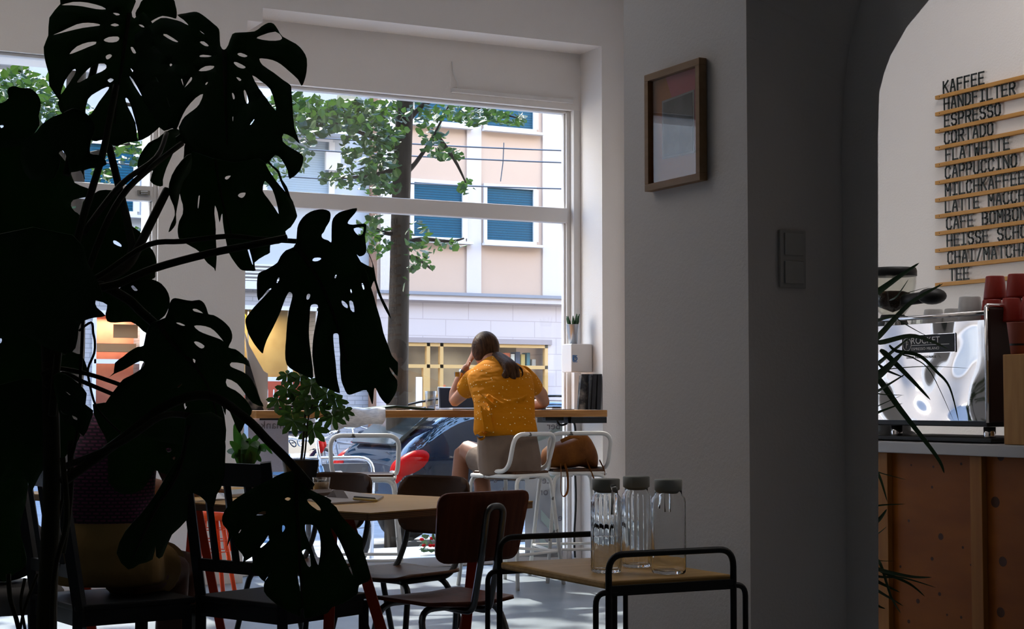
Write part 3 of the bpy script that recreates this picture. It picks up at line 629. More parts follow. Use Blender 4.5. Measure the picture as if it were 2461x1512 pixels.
bk = thing('succulent_bucket', 'small zinc bucket of succulents on the white wall box', 'plant pot', (pc.x, 10.09, zb))
MB().lathe([(.030, zb+.001), (.045, zb+.135), (.047, zb+.137), (.043, zb+.137), (.040, zb+.12)], (pc.x, 10.09, 0), 20).build('bucket', mat('zinc', (.45, .46, .47), .35, .9), bk, smooth=True)
sc_ = MB()
for i in range(11):
    a = i*2.4; sc_.tube([(pc.x+.02*cos(a), 10.09+.02*sin(a), zb+.11), (pc.x+.035*cos(a), 10.09+.035*sin(a), zb+.155), (pc.x+.045*cos(a), 10.09+.045*sin(a), zb+.18+.015*(i % 3))], [.009, .010, .003], 6)
sc_.build('leaves', mat('succulent_green', (.03, .075, .035), .5), bk, smooth=True)
tw = MB(); 
for px, py, ex, ey in ((1330, 905, 1290, 893), (1300, 940, 1285, 900), (1350, 985, 1346, 930), (1352, 985, 1355, 945)): tw.tube([onY(px, py, 10.05), onY((px+ex)/2+6, (py+ey)/2-4, 10.05), onY(ex, ey, 10.05)], .002, 4, smooth=3)
# display board and dark prints at the left end of the counter
PB = [onY(px, py, 10.0) for px, py in ((589, 800), (600, 832), (634, 892), (644, 898), (643, 978), (634, 978), (596, 865))]
for i in (4, 5): PB[i].z = CT+.001
tag(MB().prism(PB[::-1], (0, .012, 0)).build('display_board', mat('grey_board', (.45, .42, .40), .8)), 'grey upright board at the left end of the counter', 'board')
PB = [onY(px, py, 9.97) for px, py in ((590, 858), (598, 868), (634, 978), (606, 978), (590, 962))]
for i in (2, 3): PB[i].z = CT+.001
tag(MB().prism(PB[::-1], (0, .01, 0)).build('photo_print', cardm), 'dark glossy print leaning in front of the grey board', 'print')
ms = [('topmost pale magazine of the pile at the left end of the counter', .05, .42), ('middle dark magazine of the pile at the left end of the counter', .034, .0), ('lowest dark magazine of the pile at the left end of the counter', .017, .0)]
for i, (l, dz, g) in enumerate(ms):
    x0, x1 = ctx(646+i*3, 980, 10.02), ctx(742-i*8, 980, 10.02)
    tag(MB().box(((x0+x1)/2, 10.03, CT+dz-.008), (x1-x0, .2, .015), rz=.05*i).build('magazine', pap if i == 0 else dk, bevel=.002), l, 'magazine', 'magazines on the counter')
# sheet taped on the glass and frosted lettering panel
hs = thing('notice_sheet', 'white printed sheet taped to the glass below the counter', 'notice', (3.4, 10.24, .8))
q = [onY(px, py, 10.235) for px, py in ((596, 1004), (693, 1004), (694, 1134), (598, 1134))]
shm = mat('notice_paper', (.50, .49, .56), .8, col2=(.45, .44, .51), nscale=60, stretch=(1, 1, 9))
MB().prism(q, (0, .002, 0)).build('sheet', shm, hs)
MB().prism([onY(px, py, 10.232) for px, py in ((624, 1003), (675, 1003), (675, 1010), (624, 1010))], (0, .003, 0)).build('clip', M['black'], hs)
o = text('lettering', 'manko', mat('print_grey', (.16, .15, .17), .8), hs, onY(684, 1030, 10.231), (pi/2, 0, 0), .072, .0005); o.scale = (-1, 1, 1)
def frosted(name):
    m = bpy.data.materials.new(name); m.use_nodes = True; t = m.node_tree; t.nodes.clear()
    o = t.nodes.new('ShaderNodeOutputMaterial'); tr = t.nodes.new('ShaderNodeBsdfTransparent'); d = t.nodes.new('ShaderNodeBsdfTranslucent'); d2 = t.nodes.new('ShaderNodeBsdfDiffuse')
    a = t.nodes.new('ShaderNodeMixShader'); b = t.nodes.new('ShaderNodeMixShader'); a.inputs[0].default_value = .5; b.inputs[0].default_value = .86
    d.inputs[0].default_value = (.13, .13, .135, 1); d2.inputs[0].default_value = (.55, .55, .55, 1)
    t.links.new(d.outputs[0], a.inputs[1]); t.links.new(d2.outputs[0], a.inputs[2]); t.links.new(tr.outputs[0], b.inputs[1]); t.links.new(a.outputs[0], b.inputs[2]); t.links.new(b.outputs[0], o.inputs[0]); return m
fz = thing('glass_lettering_panel', 'frosted lettering panel on the glass behind the stools', 'window sticker', (5.5, 10.245, .6))
q = [onY(px, py, 10.244) for px, py in ((1262, 1004), (1352, 1004), (1352, 1338), (1262, 1338))]
MB().prism(q, (0, .001, 0)).build('film', frosted('frosted_film'), fz)
strp = mat('sticker_mint', (.42, .52, .50), .7)
for pp in (((1292, 1050), (1350, 1022), (1350, 1040), (1292, 1062)), ((1300, 1225), (1345, 1275), (1345, 1300), (1300, 1250)), ((1296, 1280), (1330, 1325), (1310, 1325), (1296, 1300)), ((1310, 1130), (1340, 1138), (1340, 1150), (1310, 1150))):
    MB().prism([onY(px, py, 10.242) for px, py in pp], (0, .001, 0)).build('stripe', strp, fz)
for s_, px, py in (('Ber', 1348, 1032), ('te', 1322, 1162), ('on', 1318, 1190), ('e', 1352, 1252), ('w', 1340, 1285), ('lt', 1212, 1190), ('a', 1195, 1160)):
    o = text('lettering', s_, MATS['print_grey'], fz, onY(px, py, 10.239), (pi/2, 0, 0), .075, .0005); o.scale = (-1, 1, 1)
# ================================================================== BAR STOOLS
def make_stool():
    t = thing('bar_stool', 'x', 'stool', group='white bar stools at the counter')
    fr = MB(); Hs = .665
    fr.tube(fillet([(-.17, .17, Hs), (.17, .17, Hs), (.17, -.17, Hs), (-.17, -.17, Hs), (-.17, .17, Hs)], .04), .0125, 8)
    fr.build('seat_frame', M['stoolwhite'], t, smooth=True)
    MB().box((0, 0, Hs+.018), (.33, .33, .018)).build('seat', M['darkwood'], t, bevel=.012)
    b = MB(); b.tube(fillet([(-.15, .10, Hs+.025), (-.19, -.13, Hs+.03), (-.20, -.19, Hs+.25), (.20, -.19, Hs+.25), (.19, -.13, Hs+.03), (.15, .10, Hs+.025)], .075, 7), .0135, 8)
    b.build('back_loop', M['stoolwhite'], t, smooth=True)
    for sx in (-1, 1):
        for sy in (-1, 1):
            MB().tube(fillet([(sx*.05, sy*.17, Hs-.008), (sx*.165, sy*.175, Hs-.008), (sx*.225, sy*.23, 0)], .07, 6), .0125, 8).build('leg', M['stoolwhite'], t, smooth=True)
    z = .20; r_ = .207
    MB().tube([(-r_, r_, z), (r_, r_, z), (r_, -r_, z), (-r_, -r_, z), (-r_, r_, z)], .009, 6).build('footrest', M['stoolwhite'], t)
    return t
stool = make_stool()
for i, (x, y, a, l) in enumerate(((3.72, 9.10, -24, 'white metal bar stool standing empty left of the woman'), (4.66, 9.06, 24, 'white metal bar stool the woman sits on'), (5.17, 9.20, -14, 'white metal bar stool with a brown bag on its seat'))):
    o = stool if i == 0 else dup(stool); o.location = (x, y, 0); o.rotation_euler = (0, 0, R(a)); o['label'] = l
# bag on the right stool
SX, SY, SZ = 5.14, 9.20, .694
bg_ = thing('leather_bag', 'brown leather bag lying on the right bar stool', 'bag', (SX, SY, SZ))
lea = mat('brown_leather', (.17, .058, .009), .55, col2=(.085, .026, .005), nscale=7, bump=.3, bscale=18, spec=.08)
b = MB()
prof = [(-.19, .03, .05, .03), (-.175, .085, .09, .062), (-.10, .105, .115, .082), (-.02, .11, .12, .092), (.05, .11, .12, .108), (.095, .10, .12, .112), (.14, .085, .11, .085), (.175, .06, .07, .055), (.185, .02, .03, .03)]
b.loft([[(SX+x, SY-.02+wy*(abs(cos(a))**.7*(1 if cos(a) > 0 else -1)), SZ+.0+h+h*1.0*(abs(sin(a))**.7*(1 if sin(a) > 0 else -1))+.001+.01*sin(x*30)) for a in [2*pi*j/18 for j in range(18)]] for x, wy, _, h in prof])
b.build('body', lea, bg_, smooth=True, sub=1)
MB().tube([(SX-.1, SY-.08, SZ+.17), (SX-.02, SY-.105, SZ+.2), (SX+.08, SY-.09, SZ+.17)], .012, 6, flat=.4, smooth=4).build('flap_edge', lea, bg_)
for pts in ([(SX+.05, SY-.13, SZ+.06), (SX+.055, SY-.19, SZ-.02), (SX+.075, SY-.21, SZ-.085), (SX+.10, SY-.21, SZ-.10), (SX+.125, SY-.21, SZ-.085), (SX+.145, SY-.20, SZ-.02), (SX+.15, SY-.13, SZ+.05)], [(SX-.13, SY-.13, SZ+.03), (SX-.165, SY-.20, SZ-.03), (SX-.175, SY-.215, SZ-.13), (SX-.155, SY-.215, SZ-.165), (SX-.125, SY-.21, SZ-.13), (SX-.12, SY-.20, SZ-.03), (SX-.10, SY-.13, SZ+.03)]):
    MB().tube(pts, .008, 6, flat=.35, smooth=5).build('strap', lea, bg_)
# ================================================================== TABLE
TN = Vector((2.048, 4.967, 0)); A1 = R(24); E1 = Vector((cos(A1), sin(A1), 0)); E2 = Vector((-sin(A1), cos(A1), 0)); TZ = .75
TWd, TL = .845, 1.95
def tpt(a, b, z=TZ): return TN + E1*a + E2*b + Vector((0, 0, z))
tb = thing('cafe_table', 'long plywood cafe table on orange-red steel legs', 'table', tpt(.44, 1.0, 0))
MB().prism([tpt(0, 0, TZ-.004), tpt(TWd, 0, TZ-.004), tpt(TWd, TL, TZ-.004), tpt(0, TL, TZ-.004)], (0, 0, .004)).build('tabletop', M['ply'], tb)
MB().prism([tpt(.001, .001, TZ-.026), tpt(TWd-.001, .001, TZ-.026), tpt(TWd-.001, TL-.001, TZ-.026), tpt(.001, TL-.001, TZ-.026)], (0, 0, .0219)).build('plywood_core', M['plyedge'], tb)
M['orange'] = mat('orange_red_steel', (.42, .035, .008), .4)
def flatbar(mb, a, b, w=.034, th=.008, up=None):
    a, b = Vector(a), Vector(b); d = (b-a).normalized(); s_ = d.cross(Vector(up or (0, 1, 0))).normalized()*(w/2); n = d.cross(s_).normalized()*th
    mb.prism([a-s_, a+s_, b+s_, b-s_], n)
pA, pB = tpt(.14, .20, 0), tpt(.10, -.05, 0)
legs = ((tpt(.10, .27, TZ-.027), Vector((*at(781, 1765, 5.50).xy, 0))), (tpt(.12, .22, TZ-.027), Vector((*at(1000, 1765, 5.35).xy, 0))), (tpt(TWd-.08, .16, TZ-.027), Vector((*at(1084, 1690, 6.05).xy, 0))), (tpt(TWd-.12, .16, TZ-.027), tpt(TWd-.30, .10, 0)),
        (tpt(.12, TL-.25, TZ-.027), tpt(.06, TL-.1, 0)), (tpt(.12, TL-.25, TZ-.027), tpt(.10, TL-.45, 0)), (tpt(TWd-.12, TL-.25, TZ-.027), tpt(TWd-.06, TL-.1, 0)), (tpt(TWd-.12, TL-.25, TZ-.027), tpt(TWd-.1, TL-.45, 0)))
for a, b_ in legs:
    m_ = MB(); flatbar(m_, a, b_, .036, .012, (-.46, -.89, 0)); m_.build('leg', M['orange'], tb, bevel=.002)
# things on the table
p = onZ(772, 1186, TZ)
gl = thing('iced_coffee_glass', 'half-full glass of iced coffee on the table', 'glass', (p.x, p.y, TZ))
M['clear'] = pane_mat('clear_plastic', (.93, .93, .92), 1.2)
MB().lathe([(.029, TZ+.001), (.036, TZ+.062), (.0345, TZ+.062), (.028, TZ+.005)], (p.x, p.y, 0), 22).build('tumbler', M['clear'], gl, smooth=True)
MB().lathe([(.0275, TZ+.006), (.0325, TZ+.043), (.001, TZ+.044)], (p.x, p.y, 0), 20).build('drink', mat('coffee_milk', (.36, .25, .15), .3), gl, smooth=True)
ic = MB()
for i in range(6): ic.box((p.x+random.uniform(-.016, .016), p.y+random.uniform(-.016, .016), TZ+.047), (.012, .012, .01), rz=i)
ic.build('ice', M['frost'], gl)
def flat_on_table(name, pix, th, m, label, cat, dz=.001, bev=.0):
    return tag(MB().prism([onZ(px, py, TZ+dz) + Vector((0, 0, 0)) for px, py in pix], (0, 0, th)).build(name, m, bevel=bev), label, cat)
flat_on_table('drawing_pad', [(700, 1196), (800, 1180), (922, 1196), (905, 1206), (790, 1213)], .006, mat('pad_paper', (.40, .37, .37), .8), 'pad of pale paper on the table beside the coffee glass', 'paper pad')
b = MB(); q0, q1, q2 = onZ(812, 1196, TZ+.008), onZ(838, 1198, TZ+.008), onZ(826, 1190, TZ+.008)
qm = (q0+q1)/2 + Vector((0, 0, .028)); q3 = qm + E2*.05
b.add([q0, q1, qm, q0+E2*.06, q1+E2*.06, q3], [(0, 2, 5, 3), (2, 1, 4, 5)]); tag(b.build('folded_note', MATS['pad_paper'], solid=.001), 'small folded paper tent standing on the drawing pad', 'paper')
for i, (a, c_, col, l) in enumerate((((850, 1199), (905, 1203), (.55, .42, .16), 'yellow pencil lying on the drawing pad'), ((852, 1195), (900, 1199), (.02, .02, .02), 'black pen lying beside the yellow pencil'))):
    q0, q1 = onZ(*a, TZ+.012), onZ(*c_, TZ+.012)
    tag(MB().tube([q0, q1, q1+(q1-q0)*.06], [.0045, .0045, .001], 6).build(('pencil', 'pen')[i], mat('pen_%d' % i, col, .4)), l, ('pencil', 'pen')[i])
flat_on_table('sketchbook', [(720, 1186), (795, 1182), (803, 1190), (728, 1196)], .012, mat('brown_cover', (.08, .05, .035), .6), 'brown closed notebook on the table behind the coffee glass', 'notebook', .0075, .001)
flat_on_table('notebook_computer', [(527, 1188), (590, 1183), (612, 1192), (540, 1198)], .014, MATS['aluminium'], 'closed silver laptop on the table behind the black chair', 'laptop', .001, .003)
flat_on_table('menu_sheet', [(486, 1186), (530, 1182), (552, 1200), (500, 1203)], .003, pap, 'white sheet on the table beside the silver laptop', 'paper', .001)
p = onZ(617, 1186, TZ)
tag(MB().ell((p.x, p.y, TZ+.034), (.035, .05, .034)).ell((p.x+.02, p.y+.05, TZ+.03), (.035, .045, .03)).build('knitted_hat', mat('speckled_knit', (.05, .048, .045), .95, col2=(.20, .19, .17), nscale=60, bump=.8, bscale=120), smooth=True), 'grey speckled knitted hat lying on the table', 'hat')
# ================================================================== CHAIRS
def bent(mb, out, k, place, step=.03):
    v2, fs = sheet(out, (), step); mb.add([place(v.x, v.y) for v in v2], fs)
def school_chair(name, label, wood, loop, out_back, hb):
    t = thing(name, label, 'chair')
    b = MB(); bent(b, rrect(.36, .40, .40, .07), 0, lambda x, y: Vector((x, y, .45 - .018*(1-(x/.2)**2)*(1 if y < .1 else .6) - max(0, y-.12)**2*1.6 + max(0, -y-.13)**2*2.2)))
    b.build('seat', wood, t, smooth=True, solid=.012)
    b = MB(); tl = R(12)
    def pb(x, y): return Vector((x, -.205 - sin(tl)*(y) - .028*(1-(x/.2)**2) + .01, .695 + y*cos(tl)))
    bent(b, out_back, 0, pb); b.build('backrest', wood, t, smooth=True, solid=.013)
    s_ = MB(); 
    if loop:
        s_.tube(fillet([(-.036, .12, .425), (-.036, -.20, .415), (-.036, -.245, .60), (-.036, -.275, .765), (.036, -.275, .765), (.036, -.245, .60), (.036, -.20, .415), (.036, .12, .425)], .035, 7), .0115, 8)
    else:
        for sx in (-.15, .15): s_.tube(fillet([(sx, .14, .425), (sx, -.15, .425), (sx, -.225, .56), (sx, -.24, .74)], .06, 6), .0115, 8)
    s_.build('back_tube', M['steel'] if loop else M['black'], t, smooth=True)
    for y0, y1, nm in ((.12, .21, 'front_legs'), (-.09, -.25, 'rear_legs')):
        MB().tube(fillet([(-.215, y1, 0), (-.17, y0, .425), (.17, y0, .425), (.215, y1, 0)], .06, 6), .0115, 8).build(nm, M['steel'] if loop else M['black'], t, smooth=True)
    bolt = MB()
    for sx in ((-.036, .036) if loop else (-.15, .15)): bolt.ell((sx, -.17, .64), (.008, .005, .008), 8, 5)
    bolt.build('bolts', M['chrome'], t); return t
c = school_chair('school_chair', 'red-brown plywood school chair with chrome tube spine, nearest the small side table', M['redwood'], True, rrect(.355, .40, .235, .045), 0)
q = onZ(1062, 1432, .45); c.location = (q.x, q.y, 0); c.rotation_euler = (0, 0, R(15))
ob = rrect(.33, .40, .235, .095)
c = school_chair('school_chair', 'dark brown plywood chair facing the camera behind the right side of the table', M['darkwood'], False, ob, 0)
pc_ = tpt(.93, .74, 0); c.location = (pc_.x, pc_.y, 0); c.rotation_euler = (0, 0, R(24+90))
pc_ = tpt(.90, 1.24, 0); c2_ = dup(c); c2_.location = (pc_.x, pc_.y, 0); c2_.rotation_euler = (0, 0, R(24+90)); c2_['label'] = 'dark brown plywood chair behind the table next to the coffee glass'
def ladder_chair(label):
    t = thing('slat_back_chair', label, 'chair')
    m = M['blackwood']; s = .042; w = .20
    for sx in (-1, 1):
        MB().tube([(sx*w, -.19, 0), (sx*w, -.19, .44), (sx*w, -.27, .91)], .024, 4, flat=1.).build('rear_post', m, t)
        MB().tube([(sx*w, .19, 0), (sx*w, .19, .425)], .024, 4).build('front_leg', m, t)
        MB().box((sx*w, 0, .405), (.022, .36, .05)).build('side_rail', m, t)
    for y in (-.19, .19): MB().box((0, y, .405), (.38, .022, .05)).build('seat_rail', m, t)
    MB().box((0, .0, .44), (.43, .42, .02)).build('seat', m, t, bevel=.006)
    yb = lambda z: -.19 - .08*(z-.44)/.47
    MB().box((0, yb(.865), .865), (.37, .022, .075)).build('top_rail', m, t); MB().box((0, yb(.555), .555), (.37, .022, .04)).build('lower_rail', m, t)
    for x in (-.1, 0, .1): MB().tube([(x, yb(.56), .56), (x, yb(.84), .84)], .019, 4, flat=.5).build('slat', m, t)
    return t
c = ladder_chair('black slat-back chair standing empty at the table behind the lowest monstera leaf')
c.location = (1.93, 5.46, 0); c.rotation_euler = (0, 0, R(24-90))
c5 = dup(c); c5['label'] = 'black slat-back chair the person in khaki shorts sits on'; c5.location = (1.40, 5.68, 0); c5.rotation_euler = (0, 0, R(-82))
for o in (c, c5): o['group'] = 'black chairs at the long table'
# orange stool near the window
q = onZ(503, 1452, 0)
SK = .62
os_ = thing('metal_stool', 'bright orange-red metal stool with wire rack behind the black chair', 'stool', (q.x, q.y, 0))
M['org2'] = mat('bright_orange_paint', (.75, .07, .01), .35)
MB().lathe([(.001, .505), (.08, .51), (.095, .50), (.10, .47), (.095, .46), (.001, .46)], (q.x, q.y, 0), 24).build('seat', M['org2'], os_, smooth=True)
for i in range(4):
    a = pi/4 + i*pi/2
    MB().tube([(q.x+.07*cos(a), q.y+.07*sin(a), .47), (q.x+.17*cos(a), q.y+.17*sin(a), 0)], .013, 7).build('leg', M['org2'], os_, smooth=True)
b = MB()
for z in (.41, .35, .29):
    r_ = .082 + (.47-z)*.2; b.tube([(q.x+r_*cos(a*pi/8), q.y+r_*sin(a*pi/8), z) for a in range(17)], .003, 5)
for i in range(12): a = i*pi/6; b.tube([(q.x+.085*cos(a), q.y+.085*sin(a), .46), (q.x+.118*cos(a), q.y+.118*sin(a), .29)], .003, 4)
b.build('wire_rack', M['org2'], os_)
# ================================================================== SIDE TABLE AND CARAFES
TX0, TX1, TY0, TY1, TT = 2.39, 2.82, 4.07, 4.72, .60
sd_ = thing('side_table', 'small side table with black tube frame and wooden tray', 'side table', (2.6, 4.4, 0))
MB().prism([(TX0, TY0, TT-.022), (TX1, TY0, TT-.022), (TX1, TY1, TT-.022), (TX0, TY1, TT-.022)], (0, 0, .022)).build('tray', M['ply'], sd_, bevel=.006)
for y in (TY0-.014, TY1+.014):
    MB().tube(fillet([(TX0+.004, y, 0), (TX0+.004, y, TT+.075), (TX1-.004, y, TT+.075), (TX1-.004, y, 0)], .05, 7), .0095, 10).build('handle_frame', M['black'], sd_, smooth=True)
    for x, s in ((TX0, -1), (TX1, 1)):
        MB().tube(fillet([(x-s*.03, y, TT-.03), (x+s*.038, y, TT-.03), (x+s*.038, y, 0)], .05, 6), .0085, 8).build('leg', M['black'], sd_, smooth=True)
    MB().span(TX0, TX1, y-.008, y+.008, TT-.04, TT-.012).build('rail', M['black'], sd_)
M['glass'] = glass_mat('carafe_glass', (.985, .99, .985), 1.22); M['lidg'] = mat('grey_green_plastic', (.42, .43, .39), .5)
M['water'] = pane_mat('water', (.92, .935, .94), 1.5)
def carafe(label, px, py, ribs, square, water, hang):
    p = onZ(px, py, TT); t = thing('glass_carafe', label, 'carafe', (p.x, p.y, TT), group='glass carafes on the side table')
    n = 72 if ribs else 48
    def ring(r, z, amp):
        out = []
        for j in range(n):
            a = 2*pi*j/n + .4; k = 1.
            if square: k = (abs(cos(a))**5 + abs(sin(a))**5)**(-1/5)*.94
            out.append((p.x + r*k*(1+amp*cos(18*a))*cos(a), p.y + r*k*(1+amp*cos(18*a))*sin(a), TT + z))
        return out
    A_ = .035 if ribs else 0
    outer = [(.040, .001, 0), (.044, .006, A_), (.045, .02, A_), (.045, .21, A_), (.043, .222, A_*.5), (.036, .232, 0), (.035, .245, 0)]
    inner = [(.0325, .245, 0), (.0335, .231, 0), (.040, .221, 0), (.042, .208, 0), (.042, .016, 0), (.038, .010, 0)]
    MB().loft([ring(*q) for q in outer + inner]).build('body', M['glass'], t, smooth=True)
    if water: MB().loft([ring(.0385, .0105, 0), ring(.0423, .017, 0), ring(.0423, .105, 0)]).build('water', M['water'], t, smooth=True)
    MB().lathe([(.030, .235), (.0375, .243), (.041, .245), (.0415, .274), (.039, .277), (.0, .277)], (p.x, p.y, TT), 28).build('lid', M['lidg'], t, smooth=True)
    d = Vector((cos(hang), sin(hang), 0)); c0 = Vector((p.x, p.y, TT))
    MB().tube(fillet([c0+d*.036+Vector((0, 0, .262)), c0+d*.072+Vector((0, 0, .258)), c0+d*.066+Vector((0, 0, .175))], .02, 6), .0055, 8, flat=1.8).build('handle', M['glass'], t, smooth=True)
carafe('ribbed glass carafe half full of water, leftmost on the side table', 1457, 1376, True, False, True, R(-100))
carafe('ribbed empty glass carafe at the back between the other two', 1530, 1363, True, False, False, R(-20))
carafe('smooth square glass carafe, rightmost on the side table', 1607, 1379, False, True, False, R(60))
# ================================================================== PICTURE AND SWITCH
c4 = [onX(px, py, XA-.03) for px, py in ((1549, 182), (1672, 140), (1683, 432), (1558, 460))]
y0, y1 = min(p.y for p in c4), max(p.y for p in c4); z0, z1 = (c4[2].z+c4[3].z)/2, (c4[0].z+c4[1].z)/2
pf = thing('framed_picture', 'light wood picture frame hanging on the pillar', 'picture', (XA-.015, (y0+y1)/2, z0))
fw = .024; fm = mat('light_oak', (.36, .22, .115), .5, col2=(.30, .175, .085), nscale=6, stretch=(6, 1, 6))
b = MB()
for a in ((y0, y1, z0, z0+fw), (y0, y1, z1-fw, z1), (y0, y0+fw, z0+fw, z1-fw), (y1-fw, y1, z0+fw, z1-fw)): b.span(XA-.032, XA-.002, *a)
b.build('frame', fm, pf, bevel=.0015)
Y = lambda u: y1-fw - u*(y1-y0-2*fw); Zz = lambda v: z0+fw + v*(z1-z0-2*fw)
def art(name, pts, d, m): MB().prism([(XA-d, Y(u), Zz(v)) for u, v in pts], (.0008, 0, 0)).build(name, m, pf)
art('backing', [(0, 0), (1, 0), (1, 1), (0, 1)], .010, mat('art_orange', (.42, .135, .02), .7))
art('pink_field', [(.28, 1), (.55, .56), (.86, .22), (1, .30), (1, 1)], .0115, mat('art_pink', (.50, .12, .14), .7))
art('rose_band', [(.88, .24), (1, .28), (1, 1), (.90, 1)], .0125, mat('art_rose', (.34, .06, .075), .7))
art('photo_border', [(.21, .22), (.88, .21), (.88, .80), (.21, .78)], .0135, mat('art_grey', (.30, .31, .31), .7))
art('photo', [(.24, .24), (.85, .23), (.85, .78), (.24, .76)], .0145, mat('art_slate', (.085, .095, .10), .7, col2=(.18, .19, .195), nscale=9))
MB().span(XA-.021, XA-.019, y0+fw, y1-fw, z0+fw, z1-fw).build('glass', pane_mat('picture_glass', (.98, .98, .98), 1.3), pf)
s0, s1 = onY(1872, 552, YA-.006), onY(1935, 693, YA-.006)
sw = thing('light_switch', 'grey double light switch plate on the shaded side of the pillar', 'light switch', ((s0.x+s1.x)/2, YA, s1.z))
swm = mat('switch_grey', (.50, .49, .46), .4)
MB().span(s0.x, s1.x, YA-.012, YA-.001, s1.z, s0.z).build('plate', swm, sw, bevel=.002)
hz = (s0.z-s1.z)
for k in (0, 1): MB().span(s0.x+.016, s1.x-.012, YA-.017, YA-.0125, s1.z+.013+k*hz*.49, s1.z+hz*.46+k*hz*.49).build('rocker', swm, sw, bevel=.0015)
# ================================================================== MONSTERA
M['mleaf'] = leafy('monstera_leaf', (.018, .058, .022), (.030, .085, .028), .28, 5, rough=.5, tcol=(.08, .24, .02))
M['mstem'] = mat('monstera_stem', (.035, .045, .018), .6, col2=(.06, .045, .025), nscale=12)
q = at(110, 1512, 2.35)
mo = thing('monstera_plant', 'huge dark monstera with split leaves filling the left foreground', 'plant', (q.x, q.y, 0))
MB().lathe([(.0, 0), (.15, 0), (.19, .36), (.195, .38), (.18, .38), (.175, .34), (.0, .33)], (q.x, q.y, 0), 28).build('pot', mat('dark_planter', (.04, .04, .042), .7), mo, smooth=True)
CA, CG, CHh, CL, CM, CC, CI, CJ = (0, 0, 3.024), (560, 480, 2.907), (220, 680, 3.436), (0, 180, 3.436), (0, 600, 3.436), (300, 250, 3.516), (460, 1100, 3.67), (0, 950, 2.69)
def PX(crop, s): return [(crop[0] + float(a)/crop[2], crop[1] + float(b)/crop[2]) for a, b in (p.split(',') for p in s.split())]
def sm2(pts, k=2): return [(p.x, p.y) for p in spline([(x, y, 0) for x, y in pts], k, True)]
def leaf(crop, out, holes='', dep=2.4, gx=0., gy=0., bend=.006, step=26, parent=None, m=None, name='leaf', vein=None, thick=.0016):
    o = sm2(PX(crop, out)); hs = [sm2(PX(crop, h)) for h in holes.split('|')] if holes else []
    cx = sum(p[0] for p in o)/len(o); cy = sum(p[1] for p in o)/len(o)
    v2, fs = sheet(o, hs, step); b = MB()
    def pl(x, y):
        u, v = (x-cx)/100, (y-cy)/100
        return at(x, y, dep + gx*u + gy*v + bend*u*u + .004*sin(u*5+v*2)*(1 if bend else 0))
    b.add([pl(v.x, v.y) for v in v2], fs); ob = b.build(name, m or M['mleaf'], parent or mo, smooth=True, solid=thick)
    if vein:
        ps_ = spline([pl(*p) - ray(*p).normalized()*.004 for p in PX(crop, vein)], 5)
        MB().tube(ps_, [.0035, .001], 6).build('midrib', M['mstem'], ob)
    return ob
def stem(pix, rpx, dep, dep2=None, parent=None, m=None, k=4, name='stem'):
    n = len(pix); d2 = dep if dep2 is None else dep2
    ds = [dep + (d2-dep)*i/(n-1) for i in range(n)]
    pts = [at(px, py, d) for (px, py), d in zip(pix, ds)]
    rr = rpx if isinstance(rpx, list) else [rpx, rpx*.85]
    return MB().tube(spline(pts, k), [r*dep/F for r in rr], 8).build(name, m or M['mstem'], parent or mo, smooth=True)
# top left leaf
leaf(CA, '440,30 360,130 352,260 318,345 330,450 355,540 358,620 428,725 420,745 440,810 500,880 560,940 650,1010 700,1025 740,1015 800,1045 850,1062 920,1035 1000,1025 1080,990 1190,890 1240,780 1225,600 1210,400 1180,300 1100,160 1040,90 975,135 955,90 960,-60 480,-60',
 '440,38 530,12 640,18 740,45 770,70 700,68 600,48 520,40|820,92 860,95 872,108 845,114|365,262 450,225 560,175 640,163 715,172 730,185 700,192 600,205 480,232|800,182 835,168 868,182 835,194|750,292 790,268 855,264 868,282 845,305 790,310|502,395 560,335 640,305 700,302 700,320 640,345 560,378|770,405 800,392 815,405 790,430 772,430|440,690 470,590 530,505 552,510 540,550 480,640|560,590 640,500 700,465 760,460 775,490 740,520 650,560 580,600|640,720 700,670 780,630 788,650 720,740 660,830 620,830|780,585 805,567 828,580 800,602|940,560 965,575 1030,688 1018,690|910,715 930,718 960,790 995,920 1007,1010 995,1000 982,890 930,780|948,347 965,340 990,385 968,388|948,492 985,530 962,524|1005,177 1035,180 1052,200 1028,198',
 2.55, .02, -.03, .006, vein='940,100 910,300 880,520 850,700 835,900')
leaf(CA, '985,95 1010,50 1060,-20 1240,-20 1275,40 1285,90 1280,135 1250,128 1180,115 1120,140 1060,170 1000,140', '', 2.75, .02, .02)
